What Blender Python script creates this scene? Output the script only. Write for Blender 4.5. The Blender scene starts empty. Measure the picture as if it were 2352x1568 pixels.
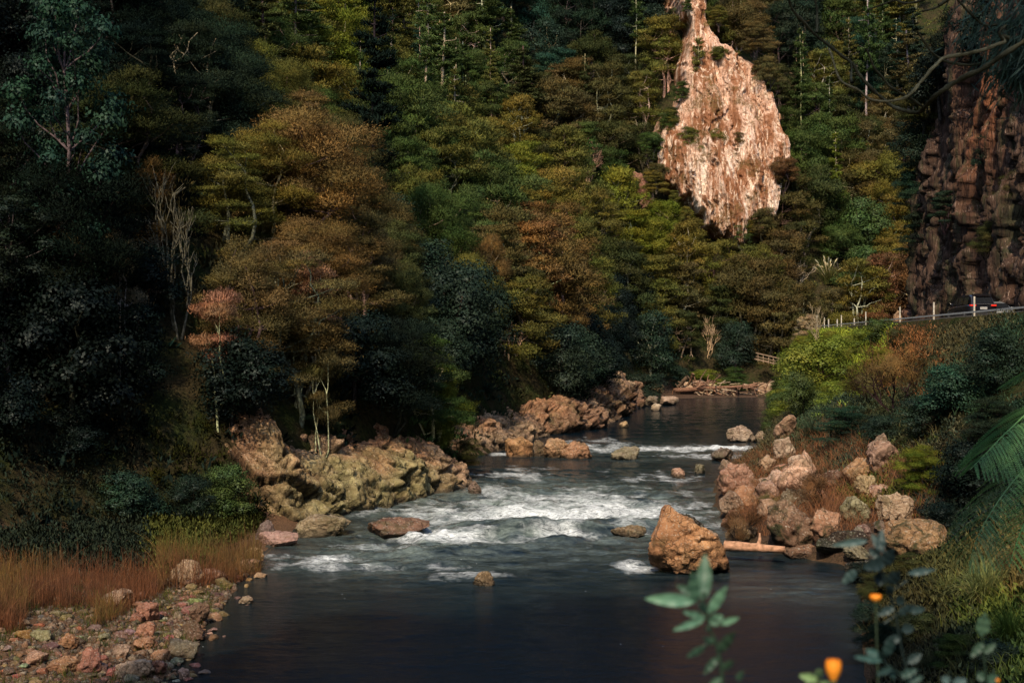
import bpy, bmesh, math, random
import numpy as np
from mathutils import Vector

R = math.radians
rng = np.random.default_rng(7)
random.seed(7)
scene = bpy.context.scene
COL = scene.collection
FPX = 3267.0                      # focal length in the pixels of a 2352 px wide frame
CAMZ = 7.0                        # eye height above the river

def at(px, py, Y):
    """world point for a bearing/elevation (2352x1568 frame) at a given distance"""
    return np.array([(px - 1176.0) * Y / FPX, Y, CAMZ - (py - 784.0) * Y / FPX])

def proj(p):
    return 1176 + p[0] * FPX / p[1], 784 - (p[2] - CAMZ) * FPX / p[1]

# ------------------------------------------------------------------ noise
def _hash(ix, iy, iz, seed):
    h = (ix * 374761393 + iy * 668265263 + iz * 2147483647 + seed * 1274126177) & 0xFFFFFFFF
    h = ((h ^ (h >> 13)) * 1274126177) & 0xFFFFFFFF
    h = ((h ^ (h >> 16)) * 2246822519) & 0xFFFFFFFF
    return ((h ^ (h >> 15)) & 0xFFFFFF) / 16777215.0

def vnoise(P, seed=0):
    P = np.asarray(P, dtype=np.float64)
    I = np.floor(P).astype(np.int64)
    f = P - I
    u = f * f * f * (f * (f * 6 - 15) + 10)
    x, y, z = I[..., 0], I[..., 1], I[..., 2]
    def h(a, b, c): return _hash(x + a, y + b, z + c, seed)
    def L(a, b, t): return a + (b - a) * t
    ux, uy, uz = u[..., 0], u[..., 1], u[..., 2]
    return 2 * L(L(L(h(0,0,0), h(1,0,0), ux), L(h(0,1,0), h(1,1,0), ux), uy),
                 L(L(h(0,0,1), h(1,0,1), ux), L(h(0,1,1), h(1,1,1), ux), uy), uz) - 1

def fbm(P, seed=0, octv=4, gain=0.5, lac=2.03):
    a, s, o = 1.0, 0.0, np.zeros(np.shape(P)[:-1])
    P = np.asarray(P, dtype=np.float64)
    for i in range(octv):
        o += a * vnoise(P * lac ** i + 17.3 * i, seed + i * 31)
        s += a
        a *= gain
    return o / s

def ridged(P, seed=0, octv=4):
    a, s, o = 1.0, 0.0, np.zeros(np.shape(P)[:-1])
    for i in range(octv):
        o += a * (1 - 2 * np.abs(vnoise(np.asarray(P) * 2.07 ** i + 9.1 * i, seed + 13 * i)))
        s += a
        a *= 0.5
    return o / s

def smooth(a, b, x):
    t = np.clip((x - a) / (b - a), 0, 1)
    return t * t * (3 - 2 * t)

def blocky(P, seed=0, tilt=1.1):
    """angular fractured relief: every cell is its own tilted facet"""
    P = np.asarray(P, float)
    I = np.floor(P).astype(np.int64)
    best = np.full(len(P), 1e9); sec = np.full(len(P), 1e9); val = np.zeros(len(P))
    for dx in (-1, 0, 1):
        for dy in (-1, 0, 1):
            for dz in (-1, 0, 1):
                c = I + [dx, dy, dz]
                h = [_hash(c[:, 0], c[:, 1], c[:, 2], seed + k) for k in range(7)]
                q = c + np.stack(h[:3], 1)
                dv = P - q
                d = (dv ** 2).sum(1)
                vv = (h[3] - .5) + tilt * (dv * (np.stack(h[4:7], 1) - .5)).sum(1)
                m = d < best
                sec = np.where(m, best, np.minimum(sec, d))
                val = np.where(m, vv, val); best = np.where(m, d, best)
    edge = np.sqrt(sec) - np.sqrt(best)
    return val, edge

# ------------------------------------------------------------------ mesh helpers
def link(o, parent=None):
    COL.objects.link(o)
    if parent is not None:
        o.parent = parent
    return o

def tag(o, label=None, cat=None, group=None, kind=None):
    if label: o['label'] = label
    if cat: o['category'] = cat
    if group: o['group'] = group
    if kind: o['kind'] = kind
    return o

def empty(name, loc=(0, 0, 0), rz=0.0):
    o = bpy.data.objects.new(name, None)
    o.empty_display_size = 0.3
    o.location = loc
    o.rotation_euler = (0, 0, rz)
    return link(o)

def make_mesh(name, V, F, mat=None, col=None, smooth_=True, normals=None):
    """V (n,3); F (m,3|4) array or list of lists"""
    me = bpy.data.meshes.new(name)
    V = np.asarray(V, dtype=np.float32)
    if isinstance(F, np.ndarray):
        m, k = F.shape
        me.vertices.add(len(V)); me.vertices.foreach_set('co', V.ravel())
        me.loops.add(m * k); me.loops.foreach_set('vertex_index', F.astype(np.int32).ravel())
        me.polygons.add(m)
        me.polygons.foreach_set('loop_start', np.arange(0, m * k, k, dtype=np.int32))
        me.update(calc_edges=True)
    else:
        me.from_pydata(V.tolist(), [], [list(map(int, f)) for f in F])
    if smooth_:
        me.polygons.foreach_set('use_smooth', np.ones(len(me.polygons), dtype=bool))
    if mat: me.materials.append(mat)
    if col is not None:
        ca = me.color_attributes.new('Col', 'FLOAT_COLOR', 'POINT')
        c = np.ones((len(V), 4), dtype=np.float32)
        col = np.asarray(col)
        if col.ndim == 1: col = col[:, None].repeat(3, 1)
        c[:, :3] = col
        ca.data.foreach_set('color', c.ravel())
    if normals is not None:
        me.normals_split_custom_set_from_vertices(np.asarray(normals, dtype=np.float32).tolist())
    me.update()
    return me

def mobj(name, V, F, mat=None, parent=None, color=None, **kw):
    o = bpy.data.objects.new(name, make_mesh(name, V, F, mat, **kw))
    if color is not None: o.color = (*color, 1)
    return link(o, parent)

def tubes(paths, sides=6):
    """paths: list of (pts (n,3), radii (n,)) -> V, F (quads)"""
    VV, FF, off = [], [], 0
    ang = np.arange(sides) * 2 * math.pi / sides
    for pts, rad in paths:
        pts = np.asarray(pts, float); n = len(pts)
        rad = np.atleast_1d(np.asarray(rad, float))
        rad = np.interp(np.linspace(0, 1, n), np.linspace(0, 1, len(rad)), rad) if len(rad) > 1 else np.full(n, rad[0])
        T = np.gradient(pts, axis=0)
        T /= np.linalg.norm(T, axis=1)[:, None] + 1e-9
        ref = np.array([0.31, 0.95, 0.05]) if abs(T[0, 1]) < 0.8 else np.array([0.95, 0.1, 0.3])
        A = np.cross(T, ref); A /= np.linalg.norm(A, axis=1)[:, None] + 1e-9
        B = np.cross(T, A)
        ring = pts[:, None, :] + rad[:, None, None] * (np.cos(ang)[None, :, None] * A[:, None, :] + np.sin(ang)[None, :, None] * B[:, None, :])
        VV.append(ring.reshape(-1, 3))
        i = np.arange(n - 1)[:, None]; j = np.arange(sides)[None, :]
        a = off + i * sides + j; b = off + i * sides + (j + 1) % sides
        FF.append(np.stack([a, b, b + sides, a + sides], -1).reshape(-1, 4))
        off += n * sides
    return np.concatenate(VV), np.concatenate(FF)

def curve_pts(ctrl, n=12):
    """Catmull-Rom through control points"""
    c = np.asarray(ctrl, float)
    P = np.vstack([2 * c[0] - c[1], c, 2 * c[-1] - c[-2]])
    out = []
    seg = len(c) - 1
    for s in range(seg):
        p0, p1, p2, p3 = P[s:s + 4]
        for t in np.linspace(0, 1, n, endpoint=(s == seg - 1)):
            out.append(0.5 * ((2 * p1) + (-p0 + p2) * t + (2 * p0 - 5 * p1 + 4 * p2 - p3) * t * t + (-p0 + 3 * p1 - 3 * p2 + p3) * t ** 3))
    return np.array(out)

def unit(v):
    return v / (np.linalg.norm(v, axis=-1, keepdims=True) + 1e-9)

def leaves(C, D, Nrm, L, W, r):
    """leaf quads: centre C, long axis D, facing Nrm, length L, width W -> V,F"""
    n = len(C)
    D = unit(D)
    S = unit(np.cross(D, Nrm))
    G = np.cross(S, D)                      # geometric normal, aligned with Nrm
    L = np.broadcast_to(L, (n,))[:, None]; W = np.broadcast_to(W, (n,))[:, None]
    v0 = C - D * L * .5
    v1 = C + S * W * .5 + G * W * .12
    v2 = C + D * L * .5
    v3 = C - S * W * .5 + G * W * .12
    V = np.stack([v0, v1, v2, v3], 1).reshape(-1, 3)
    F = np.arange(n * 4).reshape(n, 4)
    return V, F

# ------------------------------------------------------------------ node helpers
def new_mat(name):
    m = bpy.data.materials.new(name)
    m.use_nodes = True
    nt = m.node_tree
    for n in list(nt.nodes): nt.nodes.remove(n)
    return m, nt

class NT:
    def __init__(s, nt): s.nt = nt
    def n(s, t, **kw):
        nd = s.nt.nodes.new(t)
        ins = kw.pop('ins', {})
        for k, v in kw.items(): setattr(nd, k, v)
        for k, v in ins.items():
            if isinstance(v, bpy.types.NodeSocket): s.nt.links.new(v, nd.inputs[k])
            else: nd.inputs[k].default_value = v
        return nd
    def math(s, op, a, b=None, clamp=False):
        nd = s.nt.nodes.new('ShaderNodeMath'); nd.operation = op; nd.use_clamp = clamp
        for i, v in enumerate([a] if b is None else [a, b]):
            if isinstance(v, bpy.types.NodeSocket): s.nt.links.new(v, nd.inputs[i])
            else: nd.inputs[i].default_value = v
        return nd.outputs[0]
    def mix(s, f, a, b, blend='MIX'):
        nd = s.nt.nodes.new('ShaderNodeMix'); nd.data_type = 'RGBA'; nd.blend_type = blend
        for k, v in ((0, f), (6, a), (7, b)):
            if isinstance(v, bpy.types.NodeSocket): s.nt.links.new(v, nd.inputs[k])
            else: nd.inputs[k].default_value = v if k == 0 else ((*v, 1) if len(v) == 3 else v)
        return nd.outputs[2]
    def noise(s, vec, scale, detail=4, rough=.55, dist=0.0):
        return s.n('ShaderNodeTexNoise', ins={'Vector': vec, 'Scale': scale, 'Detail': detail, 'Roughness': rough, 'Distortion': dist}).outputs[0]
    def ramp(s, f, a, b, lo=0.0, hi=1.0):
        nd = s.nt.nodes.new('ShaderNodeMapRange'); nd.clamp = True
        s.nt.links.new(f, nd.inputs[0])
        nd.inputs[1].default_value = a; nd.inputs[2].default_value = b
        nd.inputs[3].default_value = lo; nd.inputs[4].default_value = hi
        return nd.outputs[0]

def foliage_mat(name, transl=0.25, gloss=0.0, vary=0.35):
    m, nt = new_mat(name); N = NT(nt)
    oi = N.n('ShaderNodeObjectInfo'); at_ = N.n('ShaderNodeAttribute', attribute_name='Col')
    geo = N.n('ShaderNodeNewGeometry')
    c = N.mix(1.0, oi.outputs['Color'], at_.outputs['Color'], 'MULTIPLY')
    nz = N.noise(geo.outputs['Position'], 0.55, 3)
    nz2 = N.noise(geo.outputs['Position'], 3.1, 2)
    c = N.mix(N.ramp(nz, .42, .68, 0, vary), c, N.mix(1.0, c, (1.4, 1.02, .8), 'MULTIPLY'))
    c = N.mix(N.ramp(nz2, .35, .65), N.mix(1.0, c, (.62, .72, .8), 'MULTIPLY'), N.mix(1.0, c, (1.3, 1.25, 1.1), 'MULTIPLY'))
    d = N.n('ShaderNodeBsdfDiffuse', ins={'Color': c})
    t = N.n('ShaderNodeBsdfTranslucent', ins={'Color': c})
    mx = N.n('ShaderNodeMixShader', ins={0: transl, 1: d.outputs[0], 2: t.outputs[0]})
    out = mx.outputs[0]
    if gloss:
        g = N.n('ShaderNodeBsdfGlossy', ins={'Color': (.6, .7, .7, 1), 'Roughness': .45})
        out = N.n('ShaderNodeMixShader', ins={0: gloss, 1: out, 2: g.outputs[0]}).outputs[0]
    N.n('ShaderNodeOutputMaterial', ins={'Surface': out})
    return m

def bark_mat(name, lo=.45, hi=1.3):
    m, nt = new_mat(name); N = NT(nt)
    oi = N.n('ShaderNodeObjectInfo'); geo = N.n('ShaderNodeNewGeometry')
    nz = N.noise(geo.outputs['Position'], 6.0, 4)
    c = N.mix(N.ramp(nz, .35, .65), N.mix(1, oi.outputs['Color'], (lo, lo, lo * .95), 'MULTIPLY'), N.mix(1, oi.outputs['Color'], (hi, hi, hi), 'MULTIPLY'))
    b = N.n('ShaderNodeBump', ins={'Height': nz, 'Strength': .6, 'Distance': .05})
    s = N.n('ShaderNodeBsdfDiffuse', ins={'Color': c, 'Normal': b.outputs[0]})
    N.n('ShaderNodeOutputMaterial', ins={'Surface': s.outputs[0]})
    return m

def rock_mat(name, scale=1.0, lichen=(.5, .48, .38), moss=(.055, .06, .02), moss_amt=.5, dark=(.03, .026, .022), dark_amt=.6, wet=True, cool=False, streak=False, usecol=False):
    m, nt = new_mat(name); N = NT(nt)
    oi = N.n('ShaderNodeObjectInfo'); geo = N.n('ShaderNodeNewGeometry')
    pos = geo.outputs['Position']
    if streak:
        mp = N.n('ShaderNodeMapping', ins={'Vector': pos, 'Scale': (1.0, 1.0, .14)})
        spos = mp.outputs[0]
    else: spos = pos
    n1 = N.noise(spos, .7 * scale, 5, .6); n2 = N.noise(spos, 3.2 * scale, 6, .65); n3 = N.noise(spos, 12 * scale, 5, .7)
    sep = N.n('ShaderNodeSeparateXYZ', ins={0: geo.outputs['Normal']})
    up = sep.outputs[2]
    base = oi.outputs['Color']
    if usecol: base = N.mix(1.0, base, N.n('ShaderNodeAttribute', attribute_name='Col').outputs['Color'], 'MULTIPLY')
    c = N.mix(N.ramp(n1, .35, .65), N.mix(1, base, (.7, .58, .5), 'MULTIPLY'), N.mix(1, base, (1.25, 1.2, 1.1), 'MULTIPLY'))
    c = N.mix(N.ramp(n2, .3, .72), N.mix(1, c, (.5, .45, .42), 'MULTIPLY'), c)
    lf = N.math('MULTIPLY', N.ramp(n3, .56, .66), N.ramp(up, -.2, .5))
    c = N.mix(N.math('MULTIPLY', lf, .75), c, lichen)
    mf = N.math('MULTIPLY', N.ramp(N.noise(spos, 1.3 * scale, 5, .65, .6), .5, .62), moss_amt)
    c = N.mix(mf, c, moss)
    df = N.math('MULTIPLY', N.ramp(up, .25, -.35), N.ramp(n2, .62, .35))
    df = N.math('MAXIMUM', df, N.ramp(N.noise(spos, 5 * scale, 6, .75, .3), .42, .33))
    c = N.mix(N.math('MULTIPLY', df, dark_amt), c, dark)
    if wet:
        z = N.n('ShaderNodeSeparateXYZ', ins={0: pos}).outputs[2]
        zz = N.math('ADD', z, N.math('MULTIPLY', n2, .35))
        w = N.ramp(zz, .48, .22)
        c = N.mix(N.math('MULTIPLY', w, .8), c, (.035, .03, .022))
    wp = N.n('ShaderNodeVectorMath', operation='MULTIPLY_ADD', ins={0: N.n('ShaderNodeTexNoise', ins={'Vector': spos, 'Scale': 1.6 * scale, 'Detail': 3}).outputs[1], 1: (1.5 / scale, 1.5 / scale, 1.5 / scale), 2: spos}).outputs[0]
    v1 = N.n('ShaderNodeTexVoronoi', feature='DISTANCE_TO_EDGE', ins={'Vector': wp, 'Scale': .9 * scale}).outputs['Distance']
    v2 = N.n('ShaderNodeTexVoronoi', feature='DISTANCE_TO_EDGE', ins={'Vector': wp, 'Scale': 2.9 * scale}).outputs['Distance']
    ck = N.math('MAXIMUM', N.math('MULTIPLY', N.ramp(v1, .035, .0), .5), N.math('MULTIPLY', N.ramp(v2, .05, .0), N.ramp(n1, .42, .60, 0, .5)))
    c = N.mix(ck, c, N.mix(1, c, (.16, .13, .12), 'MULTIPLY'))
    hh = N.math('ADD', N.math('MULTIPLY', n2, 1.0), N.math('MULTIPLY', n3, .5))
    hh = N.math('SUBTRACT', hh, N.math('MULTIPLY', ck, .6))
    b = N.n('ShaderNodeBump', ins={'Height': hh, 'Strength': .9, 'Distance': .14 / scale})
    s = N.n('ShaderNodeBsdfPrincipled', ins={'Base Color': c, 'Roughness': .85, 'Specular IOR Level': .2, 'Normal': b.outputs[0]})
    N.n('ShaderNodeOutputMaterial', ins={'Surface': s.outputs[0]})
    return m

def plain_mat(name, color, rough=.6, metal=0.0, noise_scale=4.0, amt=.25, emit=0.0, spec=.5):
    m, nt = new_mat(name); N = NT(nt)
    geo = N.n('ShaderNodeTexCoord')
    nz = N.noise(geo.outputs['Object'], noise_scale, 5)
    c = N.mix(N.ramp(nz, .3, .7), tuple(x * (1 - amt) for x in color), tuple(min(1, x * (1 + amt)) for x in color))
    s = N.n('ShaderNodeBsdfPrincipled', ins={'Base Color': c, 'Roughness': rough, 'Metallic': metal, 'Specular IOR Level': spec})
    if emit:
        s.inputs['Emission Color'].default_value = (*color, 1); s.inputs['Emission Strength'].default_value = emit
    N.n('ShaderNodeOutputMaterial', ins={'Surface': s.outputs[0]})
    return m

M = {}
M['fol'] = foliage_mat('fine_foliage', .22, 0)
M['broad'] = foliage_mat('broad_leaf_foliage', .2, .012, .2)
M['needle'] = foliage_mat('needle_foliage', .12, 0, .3)
M['grass'] = foliage_mat('grass_blades', .3, 0, .4)
M['leaf_near'] = foliage_mat('shoot_leaf', .3, .03, .1)
M['bark'] = bark_mat('bark')
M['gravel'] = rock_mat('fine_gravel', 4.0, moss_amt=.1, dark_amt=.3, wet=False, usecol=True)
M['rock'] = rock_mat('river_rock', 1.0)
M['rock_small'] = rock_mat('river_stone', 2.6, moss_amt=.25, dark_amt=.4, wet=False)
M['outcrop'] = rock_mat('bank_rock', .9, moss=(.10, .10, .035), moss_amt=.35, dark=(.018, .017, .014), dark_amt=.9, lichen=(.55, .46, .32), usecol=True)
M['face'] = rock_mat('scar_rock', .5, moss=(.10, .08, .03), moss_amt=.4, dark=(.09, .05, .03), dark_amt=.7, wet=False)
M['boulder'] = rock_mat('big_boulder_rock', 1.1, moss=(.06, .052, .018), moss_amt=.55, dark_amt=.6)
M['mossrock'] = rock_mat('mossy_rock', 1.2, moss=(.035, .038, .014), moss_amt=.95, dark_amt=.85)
M['cliff'] = None
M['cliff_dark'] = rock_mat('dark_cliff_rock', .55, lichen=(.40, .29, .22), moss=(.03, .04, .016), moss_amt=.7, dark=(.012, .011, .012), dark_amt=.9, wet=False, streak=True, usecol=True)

def cliff_material():
    m, nt = new_mat('pale_cliff_rock'); N = NT(nt)
    geo = N.n('ShaderNodeNewGeometry'); pos = geo.outputs['Position']
    sh = N.n('ShaderNodeMapping', ins={'Vector': pos, 'Rotation': (0, R(-9), 0), 'Scale': (1.15, 1, .07)}).outputs[0]
    a = N.noise(sh, .32, 6, .65, .4); b_ = N.noise(sh, 1.3, 6, .7, .3); c_ = N.noise(sh, 3.6, 4, .7); d_ = N.noise(pos, .22, 4, .6)
    fine = N.noise(pos, 2.6, 5, .75)
    col = N.mix(N.ramp(a, .40, .58), (.26, .115, .055), (.58, .30, .17))
    col = N.mix(N.ramp(b_, .53, .60), col, (.84, .62, .44))
    z = N.n('ShaderNodeSeparateXYZ', ins={0: pos})
    low = N.ramp(z.outputs[2], 40, 27)
    wht = N.math('MULTIPLY', N.ramp(a, .46, .56), N.math('ADD', .35, low, True))
    col = N.mix(N.math('MULTIPLY', wht, N.ramp(c_, .36, .54)), col, (.95, .80, .64))
    col = N.mix(N.math('MULTIPLY', N.ramp(c_, .46, .36), .8), col, (.17, .075, .045))
    veg = N.math('MULTIPLY', N.ramp(d_, .53, .62), N.ramp(fine, .40, .55))
    col = N.mix(N.math('MULTIPLY', veg, .85), col, (.13, .085, .03))
    bmp = N.n('ShaderNodeBump', ins={'Height': N.math('ADD', b_, N.math('MULTIPLY', fine, .6)), 'Strength': 1.0, 'Distance': .5})
    s_ = N.n('ShaderNodeBsdfDiffuse', ins={'Color': col, 'Normal': bmp.outputs[0]})
    N.n('ShaderNodeOutputMaterial', ins={'Surface': s_.outputs[0]})
    return m
M['cliff'] = cliff_material()
# ------------------------------------------------------------------ river and valley shape
LB = np.array([(-3, -60), (-6, 0), (-7, 29), (-7.4, 35), (-8.2, 45), (-8.1, 53.7), (-7.2, 58.5), (-3.4, 67.5), (-2.9, 84), (-1.4, 89), (1.2, 106),
               (4.6, 112.5), (13.2, 156.6), (19.5, 175), (34, 179), (60, 184), (120, 178), (400, 150)], float)
HB = np.array([(-26, -60), (-24, 20), (-20, 40), (-14, 50), (-10.3, 54.5), (-8, 60), (-3.6, 70), (-3.8, 87), (.8, 108), (4.6, 114), (12.6, 158),
               (17.5, 181), (26, 189), (36, 190), (60, 194), (120, 184), (400, 156)], float)
RB = np.array([(-4, -60), (-4, 6), (1.5, 14), (5.2, 22), (7.2, 29), (8.45, 34.3), (10.8, 43.5), (9.4, 46.3), (8.0, 48.5), (8.3, 56), (8.7, 60), (10.3, 72), (14.8, 86),
               (18.7, 106), (28.3, 157), (34, 163), (60, 166), (120, 158), (400, 130)], float)

def seg_dist(P, poly):
    d = np.full(P.shape[0], 1e9)
    for a, b in zip(poly[:-1], poly[1:]):
        ab = b - a
        t = np.clip(((P - a) @ ab) / (ab @ ab), 0, 1)
        d = np.minimum(d, np.hypot(*(P - a - t[:, None] * ab).T))
    return d

def inside(P, poly):
    c = np.zeros(len(P), bool)
    n = len(poly)
    for i in range(n):
        (x1, y1), (x2, y2) = poly[i], poly[(i + 1) % n]
        if y1 == y2: continue
        k = ((y1 > P[:, 1]) != (y2 > P[:, 1])) & (P[:, 0] < (x2 - x1) * (P[:, 1] - y1) / (y2 - y1) + x1)
        c ^= k
    return c

L_POLY = np.vstack([LB, [(3000, 100), (3000, 4000), (-3000, 4000), (-3000, -60)]])
H_POLY = np.vstack([HB, [(3000, 100), (3000, 4000), (-3000, 4000), (-3000, -60)]])
R_POLY = np.vstack([RB, [(3000, 80), (3000, -60)]])

def railx(Y): return 24.7 + .1 * (Y - 76)
CF = np.array([(26, -40), (28, 20), (31.3, 60), (33.3, 80), (35.5, 100), (37.5, 120), (39.2, 141), (47, 146), (70, 148), (400, 140)], float)
C_POLY = np.vstack([CF, [(3000, 140), (3000, -60), (26, -60)]])
ROADZ = 8.3

def height(P):
    P = np.asarray(P, float).reshape(-1, 2)
    x, y = P.T
    P3 = np.column_stack([P, np.zeros(len(P))])
    inL, inH, inR, inC = inside(P, L_POLY), inside(P, H_POLY), inside(P, R_POLY), inside(P, C_POLY)
    dL, dH, dR, dC = seg_dist(P, LB), seg_dist(P, HB), seg_dist(P, RB), seg_dist(P, CF)
    nz = fbm(P3 * .12, 3, 4); nf = fbm(P3 * .7, 5, 3)
    z = -1.3 * (1 - np.exp(-np.minimum(dL, dR) / 1.6))
    # left / far land
    jit = .35 * fbm(P3 * .8, 9, 3)
    dR = np.maximum(0, dR + np.where(y < 42, jit, 0))
    beach = .02 + .075 * np.minimum(dL, 9) + (.10 * nf + .16 * fbm(P3 * .35, 6, 3)) * smooth(0, 1.5, dL)
    steep = smooth(53, 58, y)
    low = beach * (1 - steep) + steep * (.25 + .55 * np.minimum(dL, 3.5))
    low = np.where((y > 168) & (x > 15), .10 + .05 * np.minimum(dL, 8), low)
    ext = np.clip((dH - 22) * 1.2, 0, 22) * np.exp(-((x - 33) / 15) ** 2) * (y > 150)
    hill = low + 1.6 * (1 - np.exp(-dH / 1.3)) + .98 * np.minimum(dH, 100) + .2 * np.clip(dH - 100, 0, 400) + ext + 1.8 * nz * smooth(3, 15, dH) + .25 * nf
    z = np.where(inL, low, z)
    z = np.where(inH, hill, z)
    # right land
    k = .78 + .75 * smooth(90, 135, y) 
    bank = .02 + k * dR * .82 + .25 * nf * smooth(0, 2, dR) + .5 * nz * smooth(2, 8, dR)
    # low rocky spit in front of the bank
    spit = smooth(40, 43, y) * (1 - smooth(66, 76, y))
    bank = bank * (1 - spit) + spit * (.25 + .22 * np.minimum(dR, 5) + .85 * np.clip(dR - 5, 0, 99))
    bank = np.minimum(bank, ROADZ)
    rx = railx(y)
    onroad = (x > rx - .7)
    bank = np.where((dR > 1.5) & (y > 45) & (y < 152), np.minimum(ROADZ, np.maximum(bank, ROADZ - 1.25 * (rx - .7 - x))), bank)
    endf = smooth(150, 158, y)
    bank = np.where(onroad & (dR > 1.5), np.maximum(bank, (ROADZ) * (1 - endf) + bank * endf), bank)
    r = np.hypot(x - 1, y + 2)
    knoll = 5.25 - .43 * np.maximum(0, r - 3)
    rr = np.where(inR, bank, z)
    rr = np.where(inR & (y < 40), np.maximum(bank, knoll), rr)
    # behind the road cliff
    ch = 28 + 11 * smooth(140, 112, y)
    up = ROADZ + (ch - ROADZ) * smooth(.8, 4.5, dC) + .7 * np.clip(dC - 4, 0, 110) + 1.5 * nz
    rr = np.where(inC & inR, up, rr)
    z = np.where(inR, rr, z)
    return z

def hz(x, y): return float(height([(x, y)])[0])

def hit(px, py, y0=12.0, y1=330.0):
    """where the sight line of a bearing meets the land or the water"""
    Y = np.concatenate([np.linspace(y0, 120, 700), np.linspace(120.2, y1, 700)])
    X = (px - 1176) / FPX * Y; Z = CAMZ - (py - 784) / FPX * Y
    H = np.maximum(height(np.column_stack([X, Y])), 0.0)
    i = np.argmax(Z <= H)
    if not (Z <= H).any(): i = len(Y) - 1
    return np.array([X[i], Y[i], H[i]])

def axis(parts):
    out = []
    for a, b, s in parts: out.append(np.arange(a, b, s))
    return np.unique(np.concatenate(out))

gx = axis([(-1500, -300, 100), (-300, -80, 12), (-80, -24, 2), (-24, 44, .45), (44, 90, 1.6), (90, 300, 10), (300, 1501, 100)])
gy = axis([(-400, -60, 40), (-60, 0, 3), (0, 100, .5), (100, 260, 1.1), (260, 400, 8), (400, 2001, 100)])
GX, GY = np.meshgrid(gx, gy)
Pg = np.column_stack([GX.ravel(), GY.ravel()])
Pc = Pg.copy(); Pc[:, 1] = np.maximum(Pc[:, 1], -59)
Zg = height(Pc)
nx, ny = len(gx), len(gy)
i, j = np.meshgrid(np.arange(nx - 1), np.arange(ny - 1))
a = (j * nx + i).ravel()
Fg = np.stack([a, a + 1, a + 1 + nx, a + nx], -1)

def ground_material():
    m, nt = new_mat('ground_soil'); N = NT(nt)
    geo = N.n('ShaderNodeNewGeometry'); pos = geo.outputs['Position']
    at_ = N.n('ShaderNodeAttribute', attribute_name='Col')
    n1 = N.noise(pos, .6, 6, .6); n2 = N.noise(pos, 4, 6, .7); n3 = N.noise(pos, 18, 4, .7)
    soil = N.mix(N.ramp(n2, .35, .65), (.022, .02, .012), (.07, .055, .028))
    green = N.mix(N.ramp(n2, .35, .65), (.014, .02, .01), (.04, .05, .016))
    c = N.mix(N.ramp(n1, .42, .6), soil, green)
    grav = N.mix(N.ramp(n3, .35, .65), (.05, .032, .02), (.24, .14, .08))
    sep = N.n('ShaderNodeSeparateColor', ins={0: at_.outputs['Color']})
    c = N.mix(sep.outputs[0], c, grav)
    brt = N.mix(N.ramp(n2, .3, .7), (.04, .06, .012), (.10, .13, .02))
    c = N.mix(sep.outputs[1], c, brt)
    rockc = N.mix(N.ramp(n3, .35, .65), (.03, .02, .015), (.14, .09, .06))
    c = N.mix(sep.outputs[2], c, rockc)
    b = N.n('ShaderNodeBump', ins={'Height': N.math('ADD', n2, n3), 'Strength': .8, 'Distance': .15})
    s = N.n('ShaderNodeBsdfDiffuse', ins={'Color': c, 'Normal': b.outputs[0]})
    N.n('ShaderNodeOutputMaterial', ins={'Surface': s.outputs[0]})
    return m

x, y = Pg.T
beachm = (inside(Pg, L_POLY) & ~inside(Pg, H_POLY) & (y < 56)) | ((Zg < .1) & (y < 70))
grassm = smooth(120, 128, y) * (1 - smooth(158, 165, y)) * (Zg > 4) * inside(Pg, R_POLY) * (x < railx(y) + 1)
spitm = ((y > 41) & (y < 74) & inside(Pg, R_POLY) & (seg_dist(Pg, RB) < 6)) | (inside(Pg, L_POLY) & (y > 172) & (y < 188) & (x > 16) & (Zg < 2.0))
gcol = np.column_stack([beachm, grassm, spitm]).astype(float)
ground = mobj('ground', np.column_stack([Pg, Zg]), Fg, ground_material(), col=gcol)
tag(ground, 'river valley ground of dark soil, moss and gravel', None, None, 'structure')

# ------------------------------------------------------------------ river water
pyv = np.concatenate([np.linspace(866, 1100, 200), np.linspace(1101, 1760, 420)])
wy = FPX * 7 / (pyv - 784)
wt = np.linspace(-.52, .56, 900)
WT, WY = np.meshgrid(wt, wy)
WX = WT * WY
Pw = np.column_stack([WX.ravel(), WY.ravel()])
Hw = height(Pw)
keep = (Hw < .25)
FOAM = [  # x, y, rx, ry, strength : places where the water breaks
    (1.4, 57.5, 4.6, 3.6, 1.0), (-1.0, 55.5, 2.6, 1.8, .85), (4.0, 59, 3.4, 4.2, .85), (6.6, 57, 1.3, 4.0, .6), (1.9, 50.8, 1.1, 1.6, 1.0), (-2.4, 50.7, 1.8, 1.3, .95), (.2, 49.8, 1.6, .9, .5), (-4.8, 49.0, 1.0, .8, .4), (-3.2, 48.0, 1.8, .7, .4),
    (-6.1, 45.4, 1.5, 1.2, .62), (-4.2, 44.0, 1.8, .7, .45), (3.75, 44.0, .6, 1.3, .85), (-1.0, 42.4, 1.4, .6, .5), (-5.0, 58.8, 1.6, 1.3, .45), (2.6, 64, 4, 3.2, .62), (-1.6, 62, 2, 2, .5),
    (9, 92.5, 6.5, 2.4, .7), (13.4, 93.5, 4.2, 2.2, .95), (6.5, 95, 3.0, 2.5, .5), (12, 87, 3, 1.5, .55), (0.3, 74, 2.5, 4, .35), (-1.0, 67, 1.6, 2, .5), (5.6, 101, 3, 3, .35), (-.2, 88.5, 1.2, 1.5, .7), (7.5, 72, 2.5, 5, .35)]
wX, wY = Pw.T
fo = np.zeros(len(Pw)); 
for cx, cy, rx_, ry_, s in FOAM:
    fo = np.maximum(fo, s * np.exp(-(((wX - cx) / rx_) ** 2 + ((wY - cy) / ry_) ** 2) * .9))
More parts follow.
